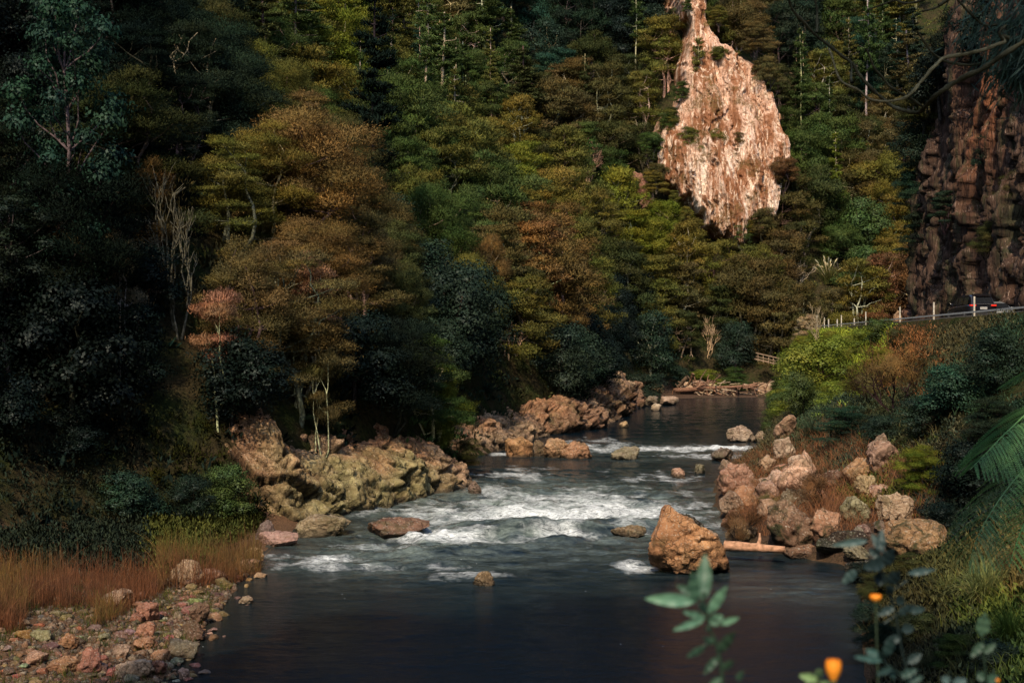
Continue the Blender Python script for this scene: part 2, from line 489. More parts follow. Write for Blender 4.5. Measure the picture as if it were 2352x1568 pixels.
aer = .95 * np.exp(-(((wX - 1.5) / 6.5) ** 2 + ((wY - 60) / 12) ** 2)) + .4 * np.exp(-(((wX + 4) / 3.5) ** 2 + ((wY - 47) / 5) ** 2)) + .28 * np.exp(-(((wX - 8) / 7) ** 2 + ((wY - 90) / 9) ** 2)) + .2 * np.exp(-(((wX - 8.2) / 2.0) ** 2 + ((wY - 40) / 2.0) ** 2))
P3 = np.column_stack([wX, wY, np.zeros(len(wX))])
n_s = .6 * fbm(P3 * [1.0, .32, 1] * 1.0, 11, 5, .6) + .5 * fbm(P3 * [1.1, 1.1, 1], 12, 5, .6)
n_f = fbm(P3 * [2.4, 2.6, 1], 13, 4, .65)
rough_w = np.clip(fo + aer * 1.1, 0, 1.1)
calm = .25 + .75 * smooth(40, 45, wY)
zw = calm * (.02 * n_f + .05 * fbm(P3 * [.5, .9, 1], 19, 4) + .03 * fbm(P3 * [1.3, 2.2, 1], 20, 3))
zw += rough_w * (.17 * fbm(P3 * [.42, .5, 1], 23, 4, .6) + .16 * fbm(P3 * [1.4, 1.2, 1], 24, 3, .6) + .05 * n_f)
zw += smooth(.55, 1, fo) * .10 * ridged(P3 * [.8, 1.1, 1], 29, 3)
# standing waves
for cx, cy, rx_, ry_, h in [(1.1, 52.4, 2.6, .8, .5), (-1.0, 53.2, 2.2, .7, .28), (4.3, 53.8, 2.2, .7, .3), (1.5, 49.4, 1.5, .6, .22), (-1.6, 47.5, 2.6, .6, .18), (-4, 44.5, 3, .5, .13)]:
    zw += h * np.exp(-((wX - cx) / rx_) ** 2 - ((wY - cy - .12 * (wX - cx)) / ry_) ** 2)
foam = np.clip(fo * 1.25 - .28 + .95 * n_s * (fo > .04) + .35 * n_f * (fo > .04), 0, 1)
streak = fbm(P3 * [.9, 2.3, 1], 37, 5, .62)
aerf = np.clip(aer * (.75 + 1.3 * streak), 0, 1)
shallow = np.exp(np.clip(Hw, -3, 0) * 2.6) * (wY < 70) 
idx = -np.ones(len(Pw), int); nxw = len(wt); nyw = len(wy)
i, j = np.meshgrid(np.arange(nxw - 1), np.arange(nyw - 1)); a = (j * nxw + i).ravel()
Fw = np.stack([a, a + nxw, a + 1 + nxw, a + 1], -1)
Fw = Fw[keep[Fw].any(1)]
used = np.unique(Fw); idx[used] = np.arange(len(used))
# far / behind water continuing out of view
def water_material():
    m, nt = new_mat('river_water'); N = NT(nt)
    geo = N.n('ShaderNodeNewGeometry'); pos = geo.outputs['Position']
    at_ = N.n('ShaderNodeAttribute', attribute_name='Col')
    sep = N.n('ShaderNodeSeparateColor', ins={0: at_.outputs['Color']})
    mp = N.n('ShaderNodeMapping', ins={'Vector': pos, 'Scale': (1, 1.6, 1)}).outputs[0]
    a1 = N.noise(mp, 2.2, 5, .6, .4); a2 = N.noise(mp, 9, 5, .7, .3); a3 = N.noise(mp, 3.2, 7, .75, 1.0)
    hgt = N.math('ADD', N.math('MULTIPLY', a1, .7), N.math('MULTIPLY', a2, .3))
    b = N.n('ShaderNodeBump', ins={'Height': hgt, 'Strength': .5, 'Distance': .06})
    f = sep.outputs[0]
    fd = N.math('MULTIPLY', f, N.ramp(a3, .40, .60, .12, 1.35))
    fd = N.math('ADD', fd, N.math('MULTIPLY', N.ramp(a2, .5, .7), N.math('MULTIPLY', f, .6)), True)
    ae = N.math('MULTIPLY', sep.outputs[1], N.ramp(a3, .35, .62, .25, 1.15), True)
    c = N.mix(N.math('MULTIPLY', sep.outputs[2], .8), (.0018, .0075, .0125), (.018, .020, .015))
    c = N.mix(ae, c, (.20, .25, .22))
    pr = N.n('ShaderNodeBsdfPrincipled', ins={'Base Color': c, 'Roughness': .12, 'IOR': 1.33, 'Specular IOR Level': .055, 'Specular Tint': (.20, .60, .85, 1), 'Normal': b.outputs[0]})
    fm = N.n('ShaderNodeBsdfDiffuse', ins={'Color': (.66, .71, .70, 1), 'Normal': b.outputs[0]})
    # sparse drifting froth specks
    vo = N.n('ShaderNodeTexVoronoi', ins={'Vector': N.n('ShaderNodeMapping', ins={'Vector': pos, 'Scale': (1, .7, 1)}).outputs[0], 'Scale': 2.4})
    sp = N.math('MULTIPLY', N.math('LESS_THAN', vo.outputs['Distance'], .045), N.math('GREATER_THAN', N.noise(pos, .35, 2), .60))
    ff = N.math('MAXIMUM', fd, N.math('MULTIPLY', sp, .55))
    mx = N.n('ShaderNodeMixShader', ins={0: ff, 1: pr.outputs[0], 2: fm.outputs[0]})
    N.n('ShaderNodeOutputMaterial', ins={'Surface': mx.outputs[0]})
    return m
M['water'] = water_material()
water = mobj('river_water', np.column_stack([wX, wY, zw])[used], idx[Fw], M['water'], col=np.column_stack([foam, aerf, shallow])[used])
tag(water, 'dark river with white rapids flowing between rocky banks', None, None, 'structure')
# the rest of the river: upstream round the bend and downstream under the viewer
V = [(-60, wy[-1], -.02), (60, wy[-1], -.02), (60, -60, -.02), (-60, -60, -.02), (-60, wy[0], -.02), (400, wy[0], -.02), (400, 100, -.02), (160.0, 100, -.02)]
F = [(0, 3, 2, 1)]
nearw = mobj('river_water', V[:4], [F[0]], M['water'], col=np.zeros((4, 3)))
tag(nearw, 'calm river reach downstream, below the viewpoint', None, None, 'structure')
farw = mobj('river_water', [(90, 110, -.03), (420, 110, -.03), (420, 200, -.03), (90, 200, -.03)], [(0, 1, 2, 3)], M['water'], col=np.zeros((4, 3)))
tag(farw, 'calm river reach upstream round the bend', None, None, 'structure')
# ------------------------------------------------------------------ tree prototypes (mesh data shared by the individual trees)
def clump_leaves(r, centers, radii, n_per, L, W, up=.35, fine=True, shell=.35):
    """leaf quads on the upper shell of flattened ellipsoids; returns V,F,col,normals"""
    C, D, Nn, Cc, LL, WW = [], [], [], [], [], []
    for c, rad in zip(centers, radii):
        vol = (rad[0] * rad[1] * rad[2]) ** (1 / 3)
        n = int(n_per * (rad[0] * rad[1]) )
        d = unit(r.normal(size=(n, 3)))
        d[:, 2] = np.where((d[:, 2] < -.15) & (r.random(n) < .7), -d[:, 2], d[:, 2])
        rr = 1 - shell * r.random(n) ** 1.5
        # ragged outline
        rag = 1 + .60 * fbm(d * 1.9 + c * 3, 3, 2) + .15 * r.normal(size=n)
        p = c + d * rad * (rr * rag)[:, None]
        nr = unit(d / rad * vol + [0, 0, up])
        if fine: dd = unit(d * [1, 1, .6] + [0, 0, .45] + .65 * r.normal(size=(n, 3)))
        else: dd = unit(np.cross(nr, r.normal(size=(n, 3))) + .35 * r.normal(size=(n, 3)))
        fn = unit(nr + .55 * r.normal(size=(n, 3)))
        s = r.uniform(.6, 1.35, n)
        cl = r.uniform(.8, 1.2)
        shade = cl * r.uniform(.82, 1.2, n)
        tint = np.column_stack([shade * r.uniform(.9, 1.15) , shade, shade * r.uniform(.85, 1.1)])
        C.append(p); D.append(dd); Nn.append((fn, nr)); Cc.append(tint); LL.append(L * s); WW.append(W * s)
    C = np.concatenate(C); D = np.concatenate(D); fn = np.concatenate([a for a, b in Nn]); nr = np.concatenate([b for a, b in Nn])
    LL = np.concatenate(LL); WW = np.concatenate(WW); Cc = np.concatenate(Cc)
    V, F = leaves(C, D, fn, LL, WW, r)
    soft = unit(nr * 1.0 + fn * .30)
    return V, F, np.repeat(Cc, 4, 0), np.repeat(soft, 4, 0)

def limb(r, a, b, r0, r1, wob=.12, n=6, sag=0.0):
    a = np.array(a, float); b = np.array(b, float)
    t = np.linspace(0, 1, n)[:, None]
    ln = np.linalg.norm(b - a)
    p = a + (b - a) * t
    w = fbm(np.column_stack([t[:, 0] * 2.5 + r.random() * 50, np.full(n, r.random() * 50), np.zeros(n)]), 3, 2)
    w2 = fbm(np.column_stack([t[:, 0] * 2.5 + r.random() * 50, np.full(n, r.random() * 50), np.zeros(n)]), 8, 2)
    env = np.sin(np.pi * t[:, 0])
    p[:, 0] += w * env * ln * wob * 2; p[:, 1] += w2 * env * ln * wob * 2; p[:, 2] -= sag * env * ln
    return p, np.linspace(r0, r1, n)

def layered_tree(seed, H=6.0, rad=2.6, n_cl=15, n_per=520, L=.30, W=.065, flat=.42, stems=3, low=.30, clr=(.20, .40)):
    r = np.random.default_rng(seed)
    cs, rs = [], []
    for k in range(n_cl):
        t = (k + .5) / n_cl
        z = H * (low + (1 - low) * t ** .8)
        rr = rad * math.sqrt(max(0.05, 1 - ((z / H - low) / (1.08 - low)) ** 2)) * r.uniform(.25, .95)
        an = k * 2.4 + r.uniform(-.5, .5)
        s = rad * r.uniform(*clr)
        cs.append(np.array([rr * math.cos(an), rr * math.sin(an), z + r.uniform(-.5, .5)])); rs.append(np.array([s * 1.1, s * r.uniform(.85, 1.1), s * flat * r.uniform(.8, 1.25)]))
    cr = clump_leaves(r, cs, rs, n_per / 1.0, L, W)
    P = []
    st = []
    for s in range(stems):
        an = s * 2 * math.pi / stems + r.uniform(-.6, .6)
        top = np.array([math.cos(an) * rad * .35, math.sin(an) * rad * .35, H * .72])
        p, ra = limb(r, (math.cos(an) * .10, math.sin(an) * .10, -1.8), top, .035 * H ** .9 / 1.5 + .03, .04, .10, 8)
        P.append((p, ra)); st.append(p)
    for c in cs:
        s = st[r.integers(len(st))]
        i = int(np.clip(np.searchsorted(s[:, 2], c[2] * .72), 1, len(s) - 1))
        P.append(limb(r, s[i], c, .045, .015, .12, 5, .05))
    return cr, tubes(P, 6)

def round_tree(seed, H=5.5, rad=2.4, n_cl=13, n_per=260, L=.20, W=.13):
    r = np.random.default_rng(seed)
    cs, rs = [], []
    for k in range(n_cl):
        d = unit(r.normal(size=3)); d[2] = abs(d[2]) * .9 - .15
        q = r.uniform(.45, .8)
        cs.append(np.array([d[0] * rad * q, d[1] * rad * q, H * (.16 + .7 * (k + .5) / n_cl)]) * [1.05 - .45 * abs((k + .5) / n_cl - .35), 1.05 - .45 * abs((k + .5) / n_cl - .35), 1])
        s = rad * r.uniform(.34, .55); rs.append(np.array([s, s, s * .8]))
    cr = clump_leaves(r, cs, rs, n_per, L, W, up=.2, fine=False, shell=.3)
    P = [limb(r, (0, 0, -.6), (r.uniform(-.2, .2), 0, H * .5), .14, .08, .05, 6)]
    for c in cs: P.append(limb(r, P[0][0][4], c, .06, .02, .1, 5))
    return cr, tubes(P, 6)

def pine_tree(seed, H=17.0, rad=2.3, start=.35, dens=1.0, trunk_r=.17, lean=0.02):
    r = np.random.default_rng(seed)
    P = []
    p, ra = limb(r, (0, 0, -1), (lean * H, 0, H), trunk_r, .03, .008, 14)
    P.append((p, np.linspace(trunk_r, .06, 14)))
    C, D, Nn, Cc = [], [], [], []
    z = H * start
    while z < H * .985:
        t = (z / H - start) / (1 - start)
        for b in range(r.integers(2, 5)):
            an = r.uniform(0, 2 * math.pi)
            ln = rad * (1 - .8 * t ** 1.3) * r.uniform(.45, 1.1) * (.6 + .4 * smooth(0, .2, t))
            cx = np.interp(z, p[:, 2], p[:, 0]); cyy = np.interp(z, p[:, 2], p[:, 1])
            a = np.array([cx, cyy, z]); e = a + np.array([math.cos(an) * ln, math.sin(an) * ln, ln * r.uniform(-.12, .35)])
            bp = limb(r, a, e, .045, .012, .06, 6, r.uniform(-.05, .12)); P.append(bp)
            n = int(150 * dens * ln)
            if r.random() < .12: continue
            tt = r.uniform(.3, 1.05, n)
            q = np.stack([np.interp(np.clip(tt, 0, 1), np.linspace(0, 1, 6), bp[0][:, k]) for k in range(3)], 1)
            q += r.normal(size=(n, 3)) * np.array([.30, .30, .12]) * (.35 + .65 * np.minimum(1, ln / rad))
            outd = unit(np.tile(e - a, (n, 1)) + r.normal(size=(n, 3)) * .8 * ln + [0, 0, .35 * ln])
            C.append(q); D.append(outd); sh = r.uniform(.6, 1.4, n) * r.uniform(.8, 1.2); Cc.append(np.column_stack([sh, sh, sh]))
            Nn.append(unit(np.column_stack([np.cos(an) * .4 + .35 * r.normal(size=n), np.sin(an) * .4 + .35 * r.normal(size=n), .7 + .3 * r.normal(size=n)])))
        z += H * r.uniform(.018, .036)
    C = np.concatenate(C); D = np.concatenate(D); Nn = np.concatenate(Nn); Cc = np.concatenate(Cc)
    V, F = leaves(C, D, Nn, r.uniform(.22, .42, len(C)), .07, r)
    return (V, F, np.repeat(Cc, 4, 0), np.repeat(Nn, 4, 0)), tubes(P, 6)

def bare_tree(seed, H=6.0, depth=4, spread=.5, tuft=0, L=.2):
    """a twiggy, nearly leafless tree or shrub; tuft > 0 adds fine twig ends"""
    r = np.random.default_rng(seed)
    P, ends = [], []
    def grow(a, d, ln, rad, k):
        b = a + d * ln
        P.append(limb(r, a, b, rad, rad * .6, .10, 5))
        if k == 0: ends.append((b, d)); return
        for _ in range(3 if k > 1 else 4):
            nd = unit(d + r.normal(size=3) * spread + [0, 0, .12])
            grow(a + d * ln * r.uniform(.55, 1.0), nd, ln * r.uniform(.55, .8), rad * .6, k - 1)
    for s in range(3):
        grow(np.array([0, 0, -.3]), unit(np.array([r.normal() * .35, r.normal() * .35, 1])), H * .36, .02 * H / 1.6, depth)
    fo = None
    if tuft:
        C, D = [], []
        for b, d in ends:
            n = tuft
            C.append(b + r.normal(size=(n, 3)) * .16 * H / 4); D.append(unit(d + r.normal(size=(n, 3)) * .6))
        C = np.concatenate(C); D = np.concatenate(D)
        cen = C.mean(0); nr = unit(C - cen + [0, 0, .8])
        fn = unit(nr + .4 * r.normal(size=nr.shape))
        V, F = leaves(C, D, fn, L, .018, r)
        sh = r.uniform(.6, 1.4, len(C))
        fo = (V, F, np.repeat(np.column_stack([sh, sh, sh]), 4, 0), np.repeat(nr, 4, 0))
    return fo, tubes(P, 5)

PROTO = {}
def shade_tree(seed, H=24.0, rad=5.0):
    r = np.random.default_rng(seed); cs, rs = [], []
    for k in range(22):
        d = unit(r.normal(size=3)); q = r.uniform(.3, .85)
        s = r.uniform(1.6, 2.6); cs.append(np.array([d[0] * rad * q, d[1] * rad * q, H * .76 + d[2] * H * .2 * q])); rs.append(np.array([s, s, s * .8]))
    cr = clump_leaves(r, cs, rs, 130, .42, .26, fine=False, shell=.6)
    P = [limb(r, (0, 0, -.6), (0, 0, H * .7), .3, .15, .02, 8)]
    for c in cs: P.append(limb(r, P[0][0][5], c, .1, .03, .1, 5))
    return cr, tubes(P, 8)
def tall_leafy(seed, H=15.0, rad=3.6):
    r = np.random.default_rng(seed); cs, rs = [], []
    for k in range(40):
        t = (k + .5) / 40; an = k * 2.4; q = rad * math.sin(math.pi * (.12 + .8 * t)) ** .6 * r.uniform(.2, .85)
        s = r.uniform(.7, 1.15); cs.append(np.array([q * math.cos(an), q * math.sin(an), H * (.25 + .72 * t)])); rs.append(np.array([s, s, s * .75]))
    cr = clump_leaves(r, cs, rs, 520, .19, .11, fine=False, shell=.6, up=.2)
    P = [limb(r, (0, 0, -.6), (0, 0, H * .9), .2, .05, .03, 10)]
    for c in cs: P.append(limb(r, P[0][0][int(np.clip(c[2] / H * 9, 2, 8))], c, .05, .02, .1, 5))
    return cr, tubes(P, 7)
def add_proto(kind, data, fm, H, rad):
    (cr, tr) = data
    crown = make_mesh(kind + '_crown', cr[0], cr[1], M[fm], col=cr[2], normals=cr[3]) if cr is not None else None
    trunk = make_mesh(kind + '_trunk', tr[0], tr[1], M['bark'])
    PROTO.setdefault(kind, []).append((crown, trunk, H, rad))
for s in range(7):
    add_proto('layered', layered_tree(100 + s, H=6 + .3 * (s % 3), rad=2.5 + .15 * (s % 4), n_cl=30 + 2 * (s % 5), n_per=1150, L=.21, W=.05, flat=[.5, .75, .6, .8][s % 4], low=[.06, .2, .1, .3][s % 4]), 'fol', 6.2, 2.7)
for s in range(5):
    add_proto('layered_fine', layered_tree(150 + s, H=6 + .3 * (s % 3), rad=2.5 + .15 * (s % 4), n_cl=32 + 2 * (s % 4), n_per=3000, L=.115, W=.026, flat=[.46, .75, .55, .7, .5][s % 5], low=[.06, .2, .1, .3][s % 4]), 'fol', 6.2, 2.7)
for s in range(4): add_proto('round', round_tree(200 + s, n_cl=18, n_per=620, L=.15, W=.09), 'broad', 5.4, 2.5)
for s in range(4): add_proto('pine', pine_tree(300 + s, start=[.3, .45, .2, .38][s], dens=[1.2, .9, 1.5, 1.1][s], lean=[.02, -.015, .01, .03][s]), 'needle', 17, 2.8)
add_proto('conifer', pine_tree(350, H=12, rad=2.2, start=.06, dens=5.0), 'needle', 12, 2.3)
for s in range(2): add_proto('dry', layered_tree(400 + s, H=5, rad=2.0, n_cl=7, n_per=1700, flat=.34, low=.5, stems=3, W=.03, L=.16, clr=(.42, .62)), 'fol', 5.1, 2.1)
add_proto('twiggy', bare_tree(500, H=5.0, depth=3, spread=.45, tuft=38, L=.45), 'fol', 5.0, 2.6)
add_proto('twiggy', bare_tree(501, H=5.0, depth=3, spread=.55, tuft=38, L=.45), 'fol', 5.0, 2.6)
for s in range(2): add_proto('bare', bare_tree(510 + s, H=7.0, depth=3, spread=.38, tuft=5, L=.2), 'fol', 7, 2.6)

add_proto('tall', tall_leafy(650), 'broad', 15.0, 3.6)
for s in range(2): add_proto('shade', shade_tree(600 + s), 'broad', 24.0, 5.0)
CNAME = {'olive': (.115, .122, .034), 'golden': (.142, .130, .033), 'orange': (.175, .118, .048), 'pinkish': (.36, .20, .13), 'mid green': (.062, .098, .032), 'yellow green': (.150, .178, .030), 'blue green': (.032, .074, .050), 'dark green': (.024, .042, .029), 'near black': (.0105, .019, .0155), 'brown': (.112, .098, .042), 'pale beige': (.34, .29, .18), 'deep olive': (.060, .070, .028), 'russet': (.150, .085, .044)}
BARKC = {'pale': (.46, .39, .26), 'grey': (.13, .11, .09), 'dark': (.035, .03, .026)}
TREES = []
def put_tree(kind, X, Y, Z, H, cname, bark='grey', wscale=1.0, variant=None, label=None, cat='tree', name=None, group=None):
    pk = 'layered_fine' if (kind == 'layered' and Y < 112) else kind
    v = PROTO[pk][rng.integers(len(PROTO[pk])) if variant is None else variant % len(PROTO[pk])]
    nm = name or {'layered': 'hillside_tree', 'round': 'broadleaf_tree', 'pine': 'pine_tree', 'conifer': 'conifer_tree', 'dry': 'dry_tree', 'twiggy': 'twiggy_shrub', 'bare': 'bare_tree', 'tall': 'leafy_tree', 'layered_fine': 'hillside_tree'}[kind]
    root = empty(nm, (X, Y, Z), rng.uniform(0, 6.28))
    s = H / v[2]
    root.scale = (s * wscale, s * wscale, s)
    tr = bpy.data.objects.new('trunk', v[1]); tr.color = (*[c * rng.uniform(.8, 1.2) for c in BARKC[bark]], 1); link(tr, root)
    if v[0] is not None:
        left_shade = .50 + .50 * smooth(-100, 800, 1176 + X / max(Y, 1) * FPX)  # crowns tinted darker towards the left, standing in for shade
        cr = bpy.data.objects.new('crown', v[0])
        j = rng.uniform(.85, 1.18) * left_shade; cc = CNAME[cname]
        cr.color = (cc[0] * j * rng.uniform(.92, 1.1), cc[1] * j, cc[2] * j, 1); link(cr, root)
    root['category'] = cat
    TREES.append(dict(o=root, kind=kind, c=cname, X=X, Y=Y, Z=Z, H=H, label=label, group=group, px=1176 + X / Y * FPX if Y > 1 else 0, py=784 - (Z + H * .6 - CAMZ) / Y * FPX if Y > 1 else 0))
    if label: root['label'] = label
    return root

# colour and kind of the woods, read over the valley side (bearing, elevation, kind, colour); dark left tints stand in for shade
CTRL = [(60,60,'round','near black'),(150,180,'round','dark green'),(40,330,'layered','deep olive'),(60,480,'layered','dark green'),(100,700,'round','near black'),(60,1000,'round','near black'),(250,850,'round','near black'),(250,1050,'round','near black'),
 (300,100,'layered','near black'),(450,60,'layered','dark green'),(330,260,'layered','near black'),(480,250,'layered','dark green'),(560,180,'layered','deep olive'),(250,400,'layered','deep olive'),(220,450,'layered','olive'),(350,440,'layered','brown'),(120,540,'layered','near black'),
 (320,640,'round','near black'),(400,330,'layered','near black'),(470,360,'layered','dark green'),(560,380,'layered','olive'),(480,450,'layered','olive'),(560,480,'layered','golden'),(640,520,'layered','golden'),(700,400,'layered','orange'),(450,600,'layered','brown'),(600,640,'layered','brown'),(660,700,'layered','brown'),
 (720,640,'layered','orange'),(560,720,'layered','brown'),(440,810,'round','blue green'),(500,830,'round','near black'),(620,800,'layered','deep olive'),(730,840,'layered','brown'),(620,900,'layered','near black'),(480,980,'round','near black'),(380,1080,'round','near black'),(100,1150,'round','near black'),
 (650,60,'layered','olive'),(620,280,'layered','olive'),(650,180,'layered','mid green'),(760,150,'layered','yellow green'),(800,60,'layered','mid green'),(720,250,'layered','golden'),(780,320,'layered','mid green'),(820,420,'layered','deep olive'),(900,330,'layered','mid green'),(880,180,'layered','olive'),(960,100,'layered','olive'),(1030,40,'layered','brown'),(1040,200,'layered','mid green'),
 (1150,200,'layered','mid green'),(1130,90,'layered','blue green'),(1230,100,'round','dark green'),(1210,50,'layered','blue green'),(1250,180,'layered','blue green'),(1250,260,'layered','deep olive'),(1350,110,'layered','dark green'),(1350,230,'layered','brown'),(1390,170,'layered','deep olive'),(1430,60,'round','near black'),(1500,80,'round','dark green'),(1530,180,'layered','olive'),(1490,250,'layered','olive'),(1560,50,'layered','mid green'),
 (1500,320,'layered','brown'),(1300,290,'layered','brown'),(1260,370,'layered','deep olive'),(1180,380,'layered','golden'),(1100,420,'layered','olive'),(1000,460,'layered','olive'),(920,430,'layered','mid green'),(1200,460,'layered','yellow green'),(1290,470,'layered','olive'),(1380,420,'layered','mid green'),(1440,330,'layered','deep olive'),(1440,460,'layered','yellow green'),(1500,540,'layered','yellow green'),(1560,520,'layered','olive'),
 (1130,510,'layered','mid green'),(1030,560,'layered','mid green'),(900,520,'round','dark green'),(850,600,'layered','brown'),(820,560,'layered','brown'),(900,650,'layered','deep olive'),(980,650,'round','dark green'),(1040,640,'layered','olive'),(1120,590,'layered','brown'),(1240,560,'layered','golden'),(1340,560,'layered','olive'),(1250,640,'layered','orange'),(1270,740,'layered','orange'),(1180,650,'layered','deep olive'),(1060,740,'round','dark green'),
 (960,760,'round','dark green'),(860,760,'round','near black'),(800,700,'round','near black'),(900,860,'layered','near black'),(820,900,'layered','near black'),(970,870,'layered','mid green'),(1100,840,'layered','dark green'),(1180,800,'layered','olive'),(1210,860,'layered','deep olive'),(1300,840,'round','dark green'),(1400,790,'round','near black'),(1340,660,'layered','olive'),(1400,650,'layered','deep olive'),(1420,720,'round','near black'),
 (1490,720,'layered','olive'),(1540,650,'layered','deep olive'),(1620,620,'layered','golden'),(1560,720,'layered','brown'),(1480,820,'round','dark green'),(1600,820,'round','near black'),(1560,780,'layered','deep olive'),(1660,760,'layered','deep olive'),(1700,800,'round','dark green'),(1700,650,'layered','olive'),(1760,620,'layered','golden'),(1820,650,'layered','brown'),(1760,720,'layered','brown'),(1740,560,'layered','olive'),(1780,500,'layered','brown'),
 (1830,560,'layered','deep olive'),(1870,430,'layered','mid green'),(1850,330,'layered','mid green'),(1870,200,'layered','olive'),(1830,100,'layered','dark green'),(1920,60,'layered','mid green'),(2000,150,'layered','blue green'),(2060,60,'layered','olive'),(2080,200,'layered','dark green'),(1960,330,'layered','deep olive'),(1980,420,'layered','brown'),(2040,330,'layered','brown'),(2020,480,'layered','golden'),(1940,520,'layered','mid green'),
 (2000,560,'round','mid green'),(1940,640,'round','mid green'),(2060,600,'layered','golden'),(2000,680,'layered','golden'),(1880,620,'layered','golden'),(1880,700,'layered','brown'),(2070,700,'layered','russet'),(1740,60,'layered','brown'),(1800,170,'layered','deep olive'),(1590,150,'layered','olive'),(1560,330,'layered','brown'),(1520,430,'layered','golden'),(1640,460,'layered','brown'),(1590,400,'layered','olive')]
CT = np.array([(a, b) for a, b, *_ in CTRL], float)

CLIFF_POLY = np.array([(1600,-60),(1655,-60),(1668,60),(1705,120),(1768,160),(1792,230),(1805,330),(1795,440),(1768,495),(1735,548),(1690,565),(1640,552),(1615,505),(1560,460),(1520,420),(1512,330),(1545,280),(1580,200),(1598,90)], float) - [16, 0]
HERO = [((1560, 260), (1800, 500), 1e3), ((1615, 0), (1660, 300), 1e3)]
cov = np.zeros((180, 260))      # coverage of the frame by what stands nearer (10 px cells)
def cover(px, py, rx_, ry_, test=False, w=1.0):
    y0, y1 = int((py - ry_) / 10), int((py + ry_) / 10) + 1; x0, x1 = int((px - rx_) / 10) + 8, int((px + rx_) / 10) + 9
    y0, x0 = max(0, y0), max(0, x0); y1, x1 = min(180, y1), min(260, x1)
    if y1 <= y0 or x1 <= x0: return 0
    yy, xx = np.mgrid[y0:y1, x0:x1]
    m = (((xx - 8) * 10 + 5 - px) / rx_) ** 2 + ((yy * 10 + 5 - py) / ry_) ** 2 < 1
    if not m.any(): return 0
    sub = cov[y0:y1, x0:x1]
    if test: return (sub[m] < .9).mean()
    sub[m] += w
    return 1

KEEP_CLEAR = [  # things that must stay in view: px0, px1, py0, py1, distance
    (1122, 1200, 745, 830, 111), (1128, 1196, 750, 825, 111.5), (1870, 1935, 590, 655, 204), (1470, 1800, 845, 925, 182), (1730, 1840, 800, 850, 184), (2040, 2085, 560, 740, 190)]
cand = []
r = np.random.default_rng(42)
N_ = 15000
cx = r.uniform(-95, 130, N_); cyv = r.uniform(47, 330, N_)
P = np.column_stack([cx, cyv]); hh = height(P); dh = seg_dist(P, HB)
ok = inside(P, H_POLY) & (dh > .4)
pxs = 1176 + cx / cyv * FPX
ok &= (pxs > np.where(cyv < 95, -420, -60)) & (pxs < 2400)
P = P[ok]; hh = hh[ok]
order = np.argsort(P[:, 1])
acc = []
for k in order:
    X, Y = P[k]; Z = hh[k]
    px, pyb = proj((X, Y, Z))
    dens = 1.45 + .0112 * Y
    if acc and min((X - a[0]) ** 2 + (Y - a[1]) ** 2 for a in acc) < dens ** 2: continue
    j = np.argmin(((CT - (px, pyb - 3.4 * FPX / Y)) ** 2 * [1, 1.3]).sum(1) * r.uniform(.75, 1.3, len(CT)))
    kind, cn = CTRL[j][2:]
    Hh = (4.4 + .020 * Y) * r.uniform(.72, 1.3)
    if kind == 'round': Hh *= .85
    rad = Hh * .44
    pcx, pcy = px, pyb - Hh * .6 * FPX / Y
    rx_, ry_ = rad * FPX / Y, Hh * .42 * FPX / Y
    if pcy + ry_ < -20 or pyb > 1290: continue
    if px > 2105 and Y > 135: continue
    bad = False
    for (a0, a1, b0, b1, D_) in KEEP_CLEAR:
        if Y < D_ and pcx + rx_ * .5 > a0 and pcx - rx_ * .5 < a1 and pcy + ry_ * .6 > b0 and pcy - ry_ * .6 < b1: bad = True
    if bad: continue
    if Y < 222 and inside(np.array([[pcx + rx_ * .4 * q_, pcy - ry_ * .5] for q_ in (-1, 0, 1)]), CLIFF_POLY).any(): continue
    vis = cover(pcx, pcy, rx_, ry_, True)
    if px < -90: vis = 1.0 if r.random() < .5 else 0
    if vis < .11: continue
    cover(pcx, pcy, rx_ * .8, ry_ * .78, w=.5)
    acc.append((X, Y))
    if Y > 100 and pyb < 400 and (pcx < 1250 or pcx > 1830) and r.random() < .30 and kind == 'layered': kind = 'pine'; Hh *= r.uniform(1.5, 2.1)
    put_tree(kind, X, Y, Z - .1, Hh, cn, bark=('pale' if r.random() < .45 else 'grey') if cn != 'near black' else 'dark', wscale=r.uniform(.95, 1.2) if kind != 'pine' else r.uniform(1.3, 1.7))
print('hillside trees', len(TREES))
# ------------------------------------------------------------------ the pale sunlit cliff high on the far side
def grid_faces(nu, nv):
    i, j = np.meshgrid(np.arange(nu - 1), np.arange(nv - 1)); a = (j * nu + i).ravel()
    return np.stack([a, a + 1, a + 1 + nu, a + nu], -1)
# world outline at about 215 m: x from the bearing, z from the elevation
K = 216 / FPX
CW = np.column_stack([(CLIFF_POLY[:, 0] - 1176) * K, CAMZ - (CLIFF_POLY[:, 1] - 784) * K])
u = np.arange(21.5, 44.5, .085); v = np.arange(19.5, 64, .11)
U, Vv = np.meshgrid(u, v); Q = np.column_stack([U.ravel(), Vv.ravel()])
ring = np.vstack([CW, CW[:1]])
dq = seg_dist(Q, ring) * np.where(inside(Q, CW), 1, -1)
P3 = np.column_stack([Q[:, 0], Q[:, 1], np.zeros(len(Q))])
warp = .9 * fbm(P3 * .35, 61, 3)
lean = Q[:, 1] * .16
S3 = np.column_stack([(Q[:, 0] + lean) * .6 + warp * .6, Q[:, 1] * .05, np.zeros(len(Q))])
dq = dq + 2.2 * fbm(P3 * [.45, .2, 1], 71, 5)
yb = 202.5 + (Q[:, 1] - 20) * .45
w3 = np.column_stack([fbm(P3 * .8, 201, 3), fbm(P3 * .8, 202, 3), np.zeros(len(Q))])
